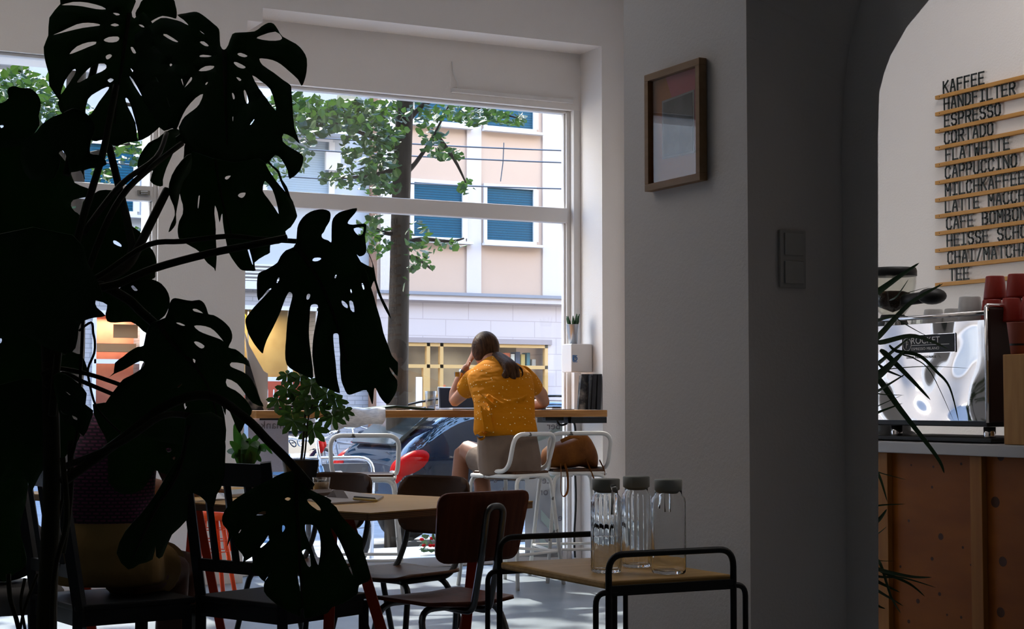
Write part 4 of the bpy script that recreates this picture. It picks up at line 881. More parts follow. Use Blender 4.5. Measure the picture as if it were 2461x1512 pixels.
# second large leaf
leaf(CA, '1630,365 1600,330 1595,260 1590,210 1560,180 1500,130 1450,95 1410,87 1350,98 1290,110 1335,145 1372,186 1320,160 1250,140 1170,132 1090,185 985,250 985,320 1015,400 960,545 1000,620 1030,690 1060,760 1110,830 1140,900 1190,950 1250,930 1280,940 1310,870 1350,790 1420,710 1480,680 1450,760 1410,800 1345,850 1315,900 1305,960 1400,1100 1700,1180 1880,1150 1935,1190 2000,1125 2050,1165 2090,1240 2105,1300 2180,1240 2204,1165 2190,1120 2120,1080 2055,1028 2060,970 2130,1000 2180,1045 2140,930 2128,800 2118,660 2110,620 2060,585 1990,530 1910,475 1885,432 1900,422 1980,435 2040,465 2100,515 2165,575 2190,622 2210,590 2228,520 2230,430 2200,370 2150,320 2055,268 2020,215 1990,175 1950,168 1900,195 1850,230 1740,238 1690,250 1660,330',
 '1450,220 1490,250 1470,242|1185,255 1210,248 1298,305 1260,300|1450,305 1480,300 1520,335 1490,335|1105,345 1120,333 1135,348 1120,358|1448,405 1475,396 1540,406 1520,416 1460,416|1440,515 1490,480 1555,478 1550,500 1500,518|1230,470 1240,460 1254,472 1242,484|1490,610 1500,596 1515,598 1500,620|1340,635 1385,560 1398,570 1390,592 1350,632|1315,578 1325,576 1336,632|1130,560 1142,566 1156,604|1725,390 1750,382 1800,405 1780,418 1740,408|1697,455 1720,450 1785,485 1770,500 1730,490|1715,560 1738,564 1755,582 1740,590|1865,280 1900,255 2000,228 2048,268 2038,293 1960,298|1770,660 1785,660 1810,740 1795,755 1780,720|1685,675 1698,682 1708,715 1695,722|1832,546 1895,588 1962,645 1995,740 2004,806 1945,728 1880,640|1210,702 1225,730 1240,778 1232,776|1688,850 1697,850 1694,892|1815,905 1840,868 1850,870 1830,905',
 2.42, -.02, -.03, .007, vein='1630,370 1635,600 1640,800 1650,1050')
# hanging leaf below it
leaf(CC, '520,300 500,430 480,600 465,760 490,850 490,930 460,990 447,1060 450,1110 462,1140 520,1180 600,1225 640,1260 665,1300 700,1345 755,1388 765,1412 775,1300 772,1200 768,1100 765,1000 757,930 762,855 785,920 800,1000 815,940 825,930 830,1000 845,1100 860,1180 880,1260 930,1340 975,1395 1010,1408 1060,1408 1105,1405 1095,1340 1180,1280 1225,1255 1228,1190 1300,1180 1365,1140 1355,1075 1400,1040 1450,960 1450,925 1420,830 1380,770 1310,690 1250,610 1195,520 1180,450 1150,380 1000,250 800,150 650,150',
 '845,630 855,612 895,605 880,628 860,640|955,770 975,752 1020,748 1015,775 990,795 965,785|622,780 634,775 628,840 620,885 615,860|1165,735 1175,665 1192,655 1245,720 1280,820 1303,932 1270,885 1210,800|1035,1222 1050,1222 1082,1342 1075,1350',
 2.62, .02, .02, .006, vein='760,250 770,500 820,800 900,1100')
# small folded leaves beside it
leaf(CC, '370,740 400,600 480,480 560,420 555,560 500,640 470,720 450,820 430,930 432,1000 410,1045 372,1082 395,1010 425,940 415,860', '', 2.5, .05, 0)
leaf(CC, '470,250 480,150 520,100 570,60 605,55 640,120 600,260 540,330 480,330 440,330 430,280', '', 2.7, 0, .03)
leaf(CC, '105,520 130,430 200,330 280,290 340,240 430,205 470,260 400,430 350,540 320,640 320,690 270,690 215,650 240,560 160,590 130,585', '', 2.8, .04, .03)
leaf(CC, '1145,390 1200,455 1250,520 1300,560 1330,640 1370,700 1400,790 1425,832 1395,800 1350,730 1310,640 1290,580 1240,530 1180,470', '', 2.45, 0, 0)
# leaf hanging over the counter
leaf(CG, '430,330 445,270 450,200 470,150 510,105 570,75 630,68 670,80 682,105 675,150 650,190 635,225 620,242 622,265 642,278 665,285 686,300 688,260 690,180 700,130 740,90 800,72 865,60 850,95 820,130 800,165 840,176 920,168 930,185 925,230 920,250 925,300 932,350 915,385 880,395 862,380 890,430 930,500 960,600 985,680 1000,740 1030,840 1050,930 1085,1020 1110,1090 1145,1130 1152,1150 1147,1232 1115,1195 1092,1170 1110,1215 1145,1260 1142,1330 1112,1390 1085,1425 1062,1420 1025,1375 997,1318 985,1330 980,1400 972,1430 955,1380 932,1330 880,1340 830,1358 798,1358 775,1310 757,1260 748,1150 748,1080 742,1000 738,945 725,933 705,935 700,950 703,1010 710,1080 718,1150 725,1230 735,1290 745,1350 700,1335 640,1310 595,1295 575,1250 565,1180 555,1090 560,980 575,890 592,800 595,745 580,730 555,732 540,750 535,830 530,920 535,1010 548,1110 560,1240 530,1240 470,1215 420,1190 375,1150 365,1070 372,970 378,870 390,780 410,700 415,660 400,645 385,650 360,700 335,770 300,850 265,920 235,980 215,1040 208,1072 190,1060 150,1010 110,940 90,870 90,830 110,800 150,748 268,625 240,632 178,705 168,620 170,560 182,512 225,492 265,470 310,440 330,400 370,355',
 '555,420 570,405 610,405 615,415 590,430 560,430|512,680 520,660 535,657 540,670 530,695 515,698|305,575 315,545 325,545 322,565 310,583|708,540 715,525 725,525 722,545 712,550|898,588 908,585 918,620 910,628|818,630 825,625 832,650 825,655|757,705 775,710 800,735 798,760 765,735|812,708 838,715 848,785 822,770|842,200 880,192 914,192 908,238 880,250 855,230',
 2.30, .015, .02, .004, vein='440,320 520,430 620,600 720,850 800,1150')
leaf(CG, '932,350 960,400 985,470 1000,560 1040,680 1080,760 1102,830 1060,760 1010,650 985,565 965,612 948,600 942,545 905,530 880,500 860,450 862,420 900,440 975,475 960,410', '', 2.36, 0, .02)
# middle leaf
leaf(CHh, '610,290 640,190 660,145 690,127 760,140 830,150 890,142 930,170 950,210 965,260 1010,268 1080,310 1140,370 1162,430 1155,480 1130,535 1190,550 1250,595 1285,645 1300,690 1250,665 1155,655 1147,690 1200,715 1290,760 1350,850 1390,960 1420,1020 1330,990 1260,905 1200,830 1115,790 1120,855 1190,890 1270,960 1325,1050 1300,1110 1260,1170 1220,1240 1170,1130 1115,1010 1105,1090 1080,1020 1055,950 1085,1050 1100,1130 1105,1300 1000,1380 800,1350 700,1330 500,1290 350,1200 240,1120 170,1125 140,1130 110,1090 90,1040 150,940 210,860 260,800 320,770 400,720 435,680 437,655 400,643 330,680 260,720 190,750 130,790 185,740 195,660 260,610 310,570 380,530 430,520 450,420 500,330',
 '835,215 870,215 925,252 880,245 845,235|697,327 730,328 775,350 750,356 710,340|845,355 900,350 980,370 1040,420 1092,485 1060,465 960,430 890,400|845,485 880,485 935,522 912,545 870,520|655,480 680,490 712,535 700,530|835,625 860,640 850,670|712,850 745,828 742,845 715,868|758,978 770,980 778,1020 790,1015 772,1048|832,1168 895,1200 885,1255 820,1215',
 2.38, .02, .03, .005, vein='560,330 650,480 850,680 980,900 1060,1200')
# lowest leaf
leaf(CI, '960,120 1010,250 1100,310 1190,350 1235,380 1230,400 1280,440 1310,500 1370,570 1430,630 1480,680 1510,720 1510,800 1540,900 1578,1040 1560,1090 1480,1125 1470,1190 1440,1220 1340,1285 1240,1320 1200,1370 1140,1390 1000,1418 995,1335 965,1340 960,1400 880,1370 800,1330 700,1250 640,1180 650,1080 700,1010 645,1095 590,1040 525,990 540,930 580,860 480,910 415,1030 440,970 460,880 430,830 380,770 360,690 315,780 330,700 320,640 280,590 275,520 330,420 430,340 560,260 700,190 800,140',
 '825,360 850,348 878,362 855,382 830,372|1020,372 1060,365 1110,410 1140,450 1135,478 1090,450 1040,410|1000,600 1020,590 1085,600 1130,680 1140,800 1125,930 1110,938 1060,800 1010,680|975,825 1010,808 1040,840 1055,955 1025,955 985,860|1230,618 1290,700 1340,800 1410,980 1420,1040 1380,960 1320,830 1260,720|570,510 620,475 670,480 640,505|800,600 820,600 825,630 802,660|670,692 690,690 690,730 620,795 608,785 650,730|932,1020 950,1040 970,1170 960,1175|415,665 430,640 440,635 425,662',
 2.22, .01, -.02, .005, vein='930,130 930,400 950,700 960,1000 980,1300')
# drooping leaf over the seated person
leaf(CJ, '755,1020 810,880 900,780 1000,650 1100,480 1180,360 1200,150 1290,120 1440,150 1450,520 1400,640 1380,720 1340,700 1290,650 1215,640 1210,800 1110,900 1050,1040 1010,1042 1005,960 985,1060 900,1090 830,1125', '', 2.15, .03, .03, .01, vein='1220,200 1150,500 1000,750 860,1050')
leaf(CJ, '600,60 760,60 820,100 1000,60 1200,100 1230,420 1100,520 1000,480 960,560 900,620 800,640 700,560 700,320 640,200', '1072,345 1100,340 1108,360 1085,368|1110,398 1135,400 1125,420', 2.5, .02, .02)
# dark leaves at the left edge
leaf(CL, '-40,240 0,235 40,220 70,190 60,140 75,105 120,92 160,105 200,110 250,112 300,150 330,200 337,260 320,340 325,420 250,520 180,580 0,600 -40,560', '0,418 25,412 30,430 10,440', 2.6, .02, .02)
leaf(CL, '190,560 235,520 300,470 330,430 370,390 440,345 510,320 590,280 650,285 720,330 770,390 785,450 760,520 745,570 742,650 800,660 850,680 880,740 800,765 690,790 700,860 670,790 580,805 560,700 520,622 480,655 500,690 450,850 250,860 170,700', '', 2.4, -.02, .03)
leaf(CL, '-40,500 190,520 480,640 580,800 615,890 720,935 780,975 700,1010 605,1032 585,1080 620,1130 665,1170 640,1300 500,1560 -40,1560', '', 2.7, .03, .02)
leaf(CL, '680,1075 700,1030 790,975 830,955 925,955 1000,1000 1030,1080 1060,1170 1090,1250 1160,1300 1200,1390 1260,1450 1290,1540 1280,1640 1240,1700 900,1760 600,1650 560,1500 600,1300 650,1190', '935,1370 960,1370 1000,1400 998,1422 940,1395', 2.55, .02, -.02)
leaf(CM, '980,330 1060,270 1180,245 1270,250 1340,290 1390,360 1402,440 1375,520 1340,562 1270,600 1240,520 1180,510 1040,400', '1083,310 1095,290 1138,335 1110,340', 2.48, .02, .02)
leaf(CM, '805,422 885,455 872,530 885,590 950,602 1080,596 1150,640 1210,690 1270,620 1190,545 1240,520 1100,420 1000,330 900,300 700,340 700,400', '', 2.6, .02, .02)
leaf(CM, '-40,-120 600,-120 720,100 800,250 850,380 790,420 800,480 870,545 780,560 700,582 660,610 645,690 635,760 590,850 400,820 200,700 -40,700', '', 2.3, .02, .03)
leaf(CM, '-40,560 300,600 590,840 660,862 700,920 725,1000 730,1040 650,1030 560,1015 480,990 480,1100 470,1250 300,1350 -40,1300', '0,735 14,735 14,760 0,775', 2.5, .02, .02)
leaf(CM, '440,1040 540,1030 650,1110 715,1185 705,1280 770,1330 745,1420 690,1540 600,1450 500,1380 470,1250', '500,1322 520,1330 560,1352 555,1366 515,1350|595,1368 640,1392 635,1410 600,1390|540,1168 582,1196 575,1202 548,1180', 2.35, .02, .03)
leaf(CJ, '-40,-60 400,-60 460,120 520,260 470,330 420,400 330,480 280,480 235,560 195,630 180,560 100,500 -40,560', '', 2.45, .02, .02)
leaf(CJ, '-40,380 120,420 180,520 165,700 130,850 160,1000 170,1090 100,1150 -40,1160', '', 2.6, .02, .02)
# petioles, trunk and aerial roots
for pix, r_, d0, d1 in (([(279, 205), (262, 296), (247, 369), (221, 456), (190, 560), (150, 760), (125, 1000)], 8, 2.5, 2.35), ([(258, 335), (291, 471), (308, 544), (312, 620), (230, 700), (140, 850)], 9, 2.6, 2.38), ([(255, 30), (222, 180), (192, 268), (160, 420)], 8, 2.62, 2.5),
    ([(437, 345), (360, 405), (291, 474), (230, 600), (150, 850)], 7, 2.65, 2.4), ([(400, 320), (374, 380), (290, 444), (200, 560)], 6, 2.7, 2.45), ([(402, 456), (360, 540), (335, 590), (300, 645), (220, 690), (130, 800)], 10, 2.55, 2.36), ([(712, 580), (620, 574), (545, 568), (440, 580), (357, 588), (260, 650), (180, 710), (130, 850)], 6, 2.45, 2.36),
    ([(690, 572), (600, 590), (500, 610), (371, 645), (290, 680), (200, 715), (130, 850)], 9, 2.32, 2.34), ([(385, 790), (340, 750), (300, 715), (220, 690), (130, 800)], 11, 2.38, 2.36), ([(290, 925), (215, 900), (140, 886), (100, 900)], 5, 2.42, 2.36), ([(272, 948), (200, 918), (150, 898), (110, 930)], 5, 2.4, 2.36), ([(748, 1170), (700, 1115), (640, 1055), (590, 1005), (500, 950), (400, 975), (300, 1050), (150, 1160)], 11, 2.24, 2.34), ([(460, 1000), (390, 1000), (290, 1065), (160, 1120)], 8, 2.2, 2.36)):
    stem(pix, [r_, r_*1.15], d0, d1)
stem([(110, 560), (120, 900), (125, 1150), (118, 1350), (112, 1512), (110, 1900)], [18, 26], 2.4, 2.35, name='trunk')
for pix, r_, d0 in (([(199, 770), (196, 850), (190, 960), (186, 1040), (150, 1200), (120, 1400), (115, 1700)], 4, 2.4), ([(190, 795), (219, 775), (224, 800), (228, 822), (226, 850), (212, 885), (214, 915), (230, 975), (262, 1015), (290, 1040)], 3, 2.42), ([(150, 1100), (160, 1250), (128, 1400), (124, 1700)], 7, 2.3), ([(20, 1380), (25, 1440), (45, 1512), (80, 1700)], 6, 2.3), ([(90, 1380), (60, 1460), (45, 1530)], 4, 2.28), ([(60, 1390), (50, 1450), (60, 1512), (70, 1600)], 4, 2.32), ([(170, 1060), (168, 1200), (150, 1330)], 8, 2.45)):
    stem(pix, [r_, r_*.9], d0, d0-.03, name='aerial_root')
# ================================================================== SMALL PLANTS ON THE TABLE
M['pleaf'] = leafy('house_plant_leaf', (.012, .036, .016), (.022, .062, .022), .3, 8, tcol=(.06, .14, .02))
def blade(mb, pts, w, n=8):                      # strap leaf along a polyline, widest in the middle, folded along the midrib
    pts = spline([Vector(p) for p in pts], 5); k = len(pts); side = None
    for i in range(k-1):
        for_ = []
        for j in (i, i+1):
            t = j/(k-1); d = (pts[min(j+1, k-1)]-pts[max(j-1, 0)]).normalized(); v = (pts[j]-Vector((0, 0, EYE))).normalized(); s_ = d.cross(v).normalized()
            ww = w*.5*(min(1, .35+t*2.2))*max(.02, (1-t)**.55) if w > 0 else .001
            for_ += [pts[j]-s_*ww, pts[j]+v*ww*.5, pts[j]+s_*ww]
        mb.add(for_, [(0, 1, 4, 3), (1, 2, 5, 4)])
p = onZ(722, 1176, TZ)
up = thing('umbrella_plant', 'umbrella plant with round leaflets in a black pot on the table', 'plant', (p.x, p.y, TZ))
MB().lathe([(.0, TZ+.001), (.058, TZ+.001), (.075, TZ+.118), (.077, TZ+.12), (.070, TZ+.12), (.067, TZ+.10), (.0, TZ+.098)], (p.x, p.y, 0), 26).build('pot', mat('black_pot', (.012, .012, .013), .45), up, smooth=True)
dp = (Vector((p.x, p.y, EYE))).dot(Vector((sin(YAW), cos(YAW), 0)))
D = lambda px, py, dd=0.: at(px, py, dp+dd)
MB().tube([Vector((p.x, p.y, TZ+.10)), D(727, 1080), D(733, 1000), D(738, 940), D(735, 890)], [.006, .004], 7, smooth=4).tube([Vector((p.x+.01, p.y, TZ+.10)), D(734, 1080), D(742, 1000), D(765, 945)], [.004, .003], 6, smooth=4).build('stem', mat('dark_stem', (.02, .018, .012), .7), up)
tws = MB()
for cx, cy, s in ((700, 992, 40), (690, 935, 36), (722, 905, 34), (748, 925, 36), (705, 1012, 40), (765, 975, 34), (785, 945, 36), (806, 962, 34), (752, 1030, 42), (800, 1000, 36), (735, 965, 36), (668, 960, 32), (775, 908, 30), (715, 950, 34), (826, 985, 28), (690, 900, 28)):
    dd = random.gauss(0, .05); c0 = D(cx, cy, dd); tws.tube([D(735, cy+25), c0], [.0018, .0012], 5)
    a0 = random.uniform(0, 6); fo = MB()
    for j in range(7):
        a = a0 + j*2*pi/7; tip = D(cx + s*cos(a), cy + s*.75*sin(a) + 10, dd + .03*sin(a*2+j))
        w_ = s*.42*dp/F; mid = (c0+tip)/2 + Vector((0, 0, .004)); d_ = (tip-c0).normalized(); sd2 = d_.cross(ray(cx, cy)).normalized()*w_*.5; nn = sd2.cross(d_).normalized()*.004
        fo.add([c0, c0*.55+tip*.45+sd2*.9, c0*.2+tip*.8+sd2*.75, tip, c0*.2+tip*.8-sd2*.75, c0*.55+tip*.45-sd2*.9, c0*.45+tip*.55+nn], [(0, 1, 6), (1, 2, 6), (2, 3, 6), (3, 4, 6), (4, 5, 6), (5, 0, 6)])
    fo.build('leaf_rosette', M['pleaf'], up)
tws.build('leaf_stalks', MATS['dark_stem'], up)
p = onZ(592, 1168, TZ); dp2 = (Vector((p.x, p.y, EYE))).dot(Vector((sin(YAW), cos(YAW), 0)))
pl_ = thing('peace_lily', 'small leafy green plant behind the top rail of the black chair', 'plant', (p.x, p.y, TZ))
MB().lathe([(.0, TZ+.001), (.045, TZ+.001), (.055, TZ+.075), (.05, TZ+.075), (.0, TZ+.065)], (p.x, p.y, 0), 20).build('pot', MATS['dark_planter'], pl_, smooth=True)
fo = MB(); b0 = Vector((p.x, p.y, TZ+.06))
for tx, ty, mx, my, w_ in ((565, 1015, 575, 1070, .035), (552, 1060, 575, 1085, .03), (600, 1052, 595, 1080, .032), (625, 1065, 610, 1075, .03), (640, 1085, 620, 1080, .026), (612, 1100, 602, 1090, .03), (556, 1100, 575, 1095, .03), (632, 1045, 610, 1060, .02), (585, 1040, 590, 1080, .03), (628, 1110, 610, 1095, .025), (655, 1092, 628, 1072, .016), (545, 1085, 570, 1090, .03)):
    blade(fo, [b0, at(mx, my, dp2+random.uniform(-.05, .05)), at(tx, ty, dp2+random.uniform(-.07, .07))], w_*1.9)
fo.build('leaves', leafy('lily_leaf', (.012, .045, .014), (.025, .085, .02), .3, 14, tcol=(.05, .17, .02)), pl_, smooth=True)
# ================================================================== BAR BEHIND THE ARCH
KX = 4.20
M['bark_ply'] = mat('knotty_plywood', (.24, .075, .006), .6, col2=(.19, .054, .004), nscale=2.6, stretch=(1, 1, 3.2))
M['batten'] = mat('pine_batten', (.30, .13, .03), .6, col2=(.25, .10, .022), nscale=4, stretch=(8, 8, 1))
M['worktop'] = mat('grey_worktop', (.42, .43, .44), .45)
KZ = .955
KY0, KY1 = 2.6, 6.2
kc = thing('bar_counter', 'plywood bar counter with pale grey worktop seen through the arch', 'counter', (KX, 4.4, 0))
MB().span(KX-.02, KX+.72, KY0, KY1, KZ-.042, KZ).build('worktop', M['worktop'], kc, bevel=.003)
MB().span(KX+.03, KX+.70, KY0+.02, KY1-.02, .0, KZ-.0425).build('body', M['bark_ply'], kc)
by = [onX(2122, 1300, KX+.005).y, onX(2347, 1300, KX+.005).y]
gap = by[0]-by[1]; ys = [by[0]+gap*i for i in (1, 0, -1, -2)]
for y in ys:
    if KY0 < y < KY1: MB().span(KX+.005, KX+.0295, y-.03, y+.03, .0, KZ-.043).build('batten', M['batten'], kc, bevel=.002)
M['knot'] = mat('knot_brown', (.05, .018, .007), .6)
for px, py, r_ in ((2190, 1118, 2.2), (2243, 1122, 2.5), (2310, 1115, 3), (2240, 1171, 3), (2184, 1252, 3), (2261, 1290, 7), (2314, 1316, 3), (2240, 1343, 4), (2164, 1362, 3), (2333, 1358, 2), (2206, 1445, 5), (2258, 1428, 4), (2310, 1484, 3), (2276, 1478, 2.5), (2405, 1097, 9), (2392, 1207, 11), (2410, 1350, 10), (2405, 1472, 10), (2184, 1494, 4)):
    c0 = onX(px, py, KX+.0298); r2 = r_*6.3/F*1.15
    MB().prism([c0 + Vector((0, r2*1.1*cos(a*pi/6), r2*sin(a*pi/6))) for a in range(12)], (.0006, 0, 0)).build('knot', M['knot'], kc)
# espresso machine
MX = KX+.05; ym0 = onX(2370, 900, MX).y; ym1 = onX(2113, 900, MX).y+.22; zb, zt = onX(2370, 1013, MX).z, onX(2370, 768, MX).z
em = thing('espresso_machine', 'polished steel espresso machine standing on the bar counter', 'coffee machine', (MX+.25, (ym0+ym1)/2, KZ))
mir = bpy.data.materials.new('polished_steel'); mir.use_nodes = True; t = mir.node_tree; bs = t.nodes['Principled BSDF']
bs.inputs['Metallic'].default_value = 1; bs.inputs['Base Color'].default_value = (.56, .56, .57, 1); bs.inputs['Roughness'].default_value = .04
nz = t.nodes.new('ShaderNodeTexNoise'); nz.inputs['Scale'].default_value = 2.6; nz.inputs['Detail'].default_value = 1; bp = t.nodes.new('ShaderNodeBump'); bp.inputs['Strength'].default_value = .9; bp.inputs['Distance'].default_value = .05
tcn = t.nodes.new('ShaderNodeTexCoord'); t.links.new(tcn.outputs['Object'], nz.inputs[0]); t.links.new(nz.outputs['Fac'], bp.inputs['Height']); t.links.new(bp.outputs[0], bs.inputs['Normal'])
MB().span(MX, MX+.006, ym0, ym1, zb, zt).build('back_panel', mir, em, bevel=.001)
MB().span(MX+.0065, MX+.48, ym0+.005, ym1, zb-.02, zt-.01).build('body', M['black'], em, bevel=.004)
MB().span(MX+.0, MX+.42, ym0-.016, ym0+.002, zb-.005, zt+.045).build('side_panel', mat('dark_brown_panel', (.035, .018, .016), .4), em, bevel=.008)
MB().tube([(MX-.004, ym0-.008, zb-.005), (MX-.004, ym0-.008, zt+.045)], .007, 8).build('side_trim', M['chrome'], em, smooth=True)
tp = MB(); tp.tube(fillet([(MX, ym0-.007, zt+.03), (MX, ym0-.007, zt+.05), (MX+.42, ym0-.007, zt+.055), (MX+.42, ym0-.007, zt)], .02), .009, 8); tp.build('side_rail', M['chrome'], em, smooth=True)
MB().tube([(MX+.004, ym0-.002, zt+.024), (MX+.004, ym1, zt+.024)], .0085, 10).build('cup_rail', M['chrome'], em, smooth=True)
for y in (ym0+.04, ym1-.26): MB().lathe([(.022, KZ+.001), (.022, zb-.021)], (MX+.05, y, 0), 14).build('foot', M['chrome'], em, smooth=True)
MB().span(MX+.01, MX+.46, ym0-.01, ym1, KZ+.004, KZ+.02).build('base_tray', M['black'], em, bevel=.003)
pA, pB = onX(2168, 808, MX-.002), onX(2296, 845, MX-.002)
plt = MB().span(MX-.003, MX-.0005, pB.y, pA.y, pB.z, pA.z).build('name_plate', M['black'], em)
rim = MB()
for a in ((pB.y, pA.y, pA.z, pA.z+.002), (pB.y, pA.y, pB.z-.002, pB.z), (pB.y-.002, pB.y, pB.z, pA.z), (pA.y, pA.y+.002, pB.z, pA.z)): rim.span(MX-.0035, MX-.0005, *a)
rim.build('plate_rim', M['chrome'], plt)
lw = mat('lettering_white', (.75, .75, .74), .5); RT = (pi/2, 0, -pi/2); hh = pA.z-pB.z
text('lettering', 'ROCKET', lw, plt, (MX-.004, pA.y-.052, pB.z+hh*.52), RT, hh*.52, .0004, 1.15)
text('lettering', 'ESPRESSO MILANO', lw, plt, (MX-.004, pA.y-.054, pB.z+hh*.16), RT, hh*.22, .0004, 1.2)
MB().span(MX-.0045, MX-.0035, pB.y+.03, pA.y-.055, pB.z+hh*.42, pB.z+hh*.45).build('underline', lw, plt)
lg = MB(); lc = Vector((MX-.004, pA.y-.030, pB.z+hh*.5)); r_ = hh*.36
lg.tube([lc + Vector((0, r_*cos(a*pi/10), r_*sin(a*pi/10))) for a in range(21)], .0013, 5).tube([lc + Vector((0, .005, -r_*.6)), lc + Vector((0, .002, r_*.5)), lc + Vector((0, -.006, r_*.4)), lc + Vector((0, -.005, 0)), lc + Vector((0, .003, -.001))], .0015, 5)
lg.build('emblem', lw, plt)
text('lettering', 'LINEA PROFESSIONALE', MATS['print_grey'], em, (MX-.0015, pA.y-.022, pB.z-hh*.30), RT, hh*.19, .0004, 1.2)
# cups on the machine
def cup(label, px, py, r, h, m, cat='cup', group=None, dx=.12, z0=None, up=False):
    z0 = zt-.009 if z0 is None else z0; c0 = onX(px, py, MX+dx)
    pr = [(r*.72, h), (r*.78, h-.003), (r*.98, .01), (r, .001), (r*.9, .001), (r*.68, h-.008), (.0, h-.008)] if not up else [(.0, .001), (r*.75, .001), (r, h), (r*.93, h), (r*.7, .008), (.0, .008)]
    if not up: pr = [(.0, h)] + pr[:6] + [(.0, h-.009)]
    return tag(MB().lathe([(a, z0+b) for a, b in pr], (c0.x, c0.y, 0), 22).build('cup', m, smooth=True), label, cat, group)
gc = mat('grey_stoneware', (.42, .42, .42), .35, col2=(.36, .36, .36), nscale=30); rc_ = mat('red_cup', (.20, .014, .008), .4)
cup('leftmost small grey cup upside down on the coffee machine', 2243, 740, .044, .068, gc, dx=.10)
cup('middle small grey cup upside down on the coffee machine', 2292, 740, .044, .068, gc, dx=.14)
cup('tall grey cup upside down beside the red cups', 2331, 730, .050, .105, gc, dx=.10)
for px, dx, l in ((2145, .12, 'small clear glass upside down at the far left on the coffee machine'), (2206, .2, 'small clear glass upside down between the grey cups and the hopper')):
    cup(l, px, 745, .034, .05, pane_mat('cup_glass_%d' % px, (.85, .87, .86), 2.), 'glass', dx=dx)
for k, (px, dx, z_, l) in enumerate(((2384, .11, 0, 'lower left red cup of the stack on the machine'), (2432, .11, 0, 'lower middle red cup of the stack on the machine'), (2480, .11, 0, 'lower right red cup of the stack on the machine'), (2392, .14, .089, 'upper left red cup of the stack on the machine'), (2446, .14, .089, 'upper right red cup of the stack on the machine'))):
    cup(l, px, 720, .043, .088, rc_, group='red cups on the coffee machine', dx=dx, z0=zt-.009+z_)
# grinder with bean hopper
gx, gy = onX(2145, 700, KX+.52).x, onX(2145, 700, KX+.52).y
zh = onX(2145, 645, gx).z
gr = thing('coffee_grinder', 'coffee grinder with clear bean hopper behind the pillar edge', 'coffee grinder', (gx, gy, KZ))
MB().lathe([(.0, zh), (.10, zh), (.104, zh-.012), (.104, zh-.034), (.0, zh-.034)], (gx, gy, 0), 28).build('lid', M['black'], gr, smooth=True)
MB().lathe([(.101, zh-.035), (.098, zh-.08), (.08, zh-.16), (.05, zh-.20), (.045, zh-.20), (.076, zh-.16), (.094, zh-.08), (.097, zh-.035)], (gx, gy, 0), 28, cap=False).build('hopper', pane_mat('hopper_plastic', (.93, .93, .90), 1.2), gr, smooth=True)
MB().lathe([(.0, zh-.115), (.05, zh-.10), (.086, zh-.112), (.074, zh-.16), (.0, zh-.19)], (gx, gy, 0), 24).build('beans', mat('coffee_beans', (.03, .014, .008), .6, bump=1, bscale=120), gr, smooth=True)
MB().lathe([(.05, zh-.201), (.065, zh-.24), (.07, KZ+.03), (.09, KZ+.02), (.09, KZ+.001), (.0, KZ+.001)], (gx, gy, 0), 24).build('body', M['black'], gr, smooth=True)
gq = onX(2240, 712, gx)
MB().ell((gq.x, gq.y, gq.z), (.06, .06, .035)).tube([(gx, gy, gq.z-.01), gq], .025, 8).build('grinder_arm', M['black'], gr, smooth=True)
# wooden box and terracotta mug
yb1 = onX(2411, 950, KX+.02).y; zt2 = onX(2411, 852, KX+.02).z
tag(MB().span(KX+.02, KX+.30, yb1-.34, yb1, KZ+.001, zt2).build('wooden_box', mat('box_plywood', (.40, .215, .065), .55, col2=(.34, .17, .05), nscale=5, stretch=(1, 8, 1)), bevel=.003), 'plain plywood box on the bar counter right of the machine', 'box')
c0 = onX(2449, 848, KX+.06)
mg = thing('terracotta_cup', 'terracotta coloured cup with a black band on the plywood box', 'cup', (c0.x, c0.y, zt2)); tm = mat('terracotta', (.27, .075, .05), .5)
MB().lathe([(.0, zt2+.001), (.028, zt2+.001), (.040, zt2+.108), (.041, zt2+.112), (.038, zt2+.112), (.027, zt2+.006), (.0, zt2+.006)], (c0.x, c0.y, 0), 24).build('body', tm, mg, smooth=True)
MB().lathe([(.0318, zt2+.030), (.0329, zt2+.037)], (c0.x, c0.y, 0), 24, cap=False).build('band', M['black'], mg, smooth=True)
# menu rails with letters
WX = 6.0; M['rail'] = mat('bamboo_rail', (.50, .25, .065), .5, col2=(.43, .20, .045), nscale=5, stretch=(8, 1, 8)); M['ink'] = mat('black_letters', (.012, .018, .018), .4)
rows = (('KAFFEE', 235, 2266, 'topmost'), ('HANDFILTER', 275, 2268, 'second'), ('ESPRESSO', 316, 2269, 'third'), ('CORTADO', 357, 2269, 'fourth'), ('FLATWHITE', 398, 2272, 'fifth'), ('CAPPUCCINO', 440, 2271, 'sixth'), ('MILCHKAFFEE', 482, 2271, 'seventh'), ('LATTE MACCHIATO', 521, 2271, 'eighth'), ('CAFE BOMBON', 562, 2274, 'ninth'), ('HEISSE SCHOKO', 603, 2275, 'tenth'), ('CHAI/MATCHA', 644, 2277, 'eleventh'), ('TEE', 685, 2281, 'lowest'))
pit_ = (onX(2266, 220, WX).y - onX(2366, 200, WX).y)/5.85
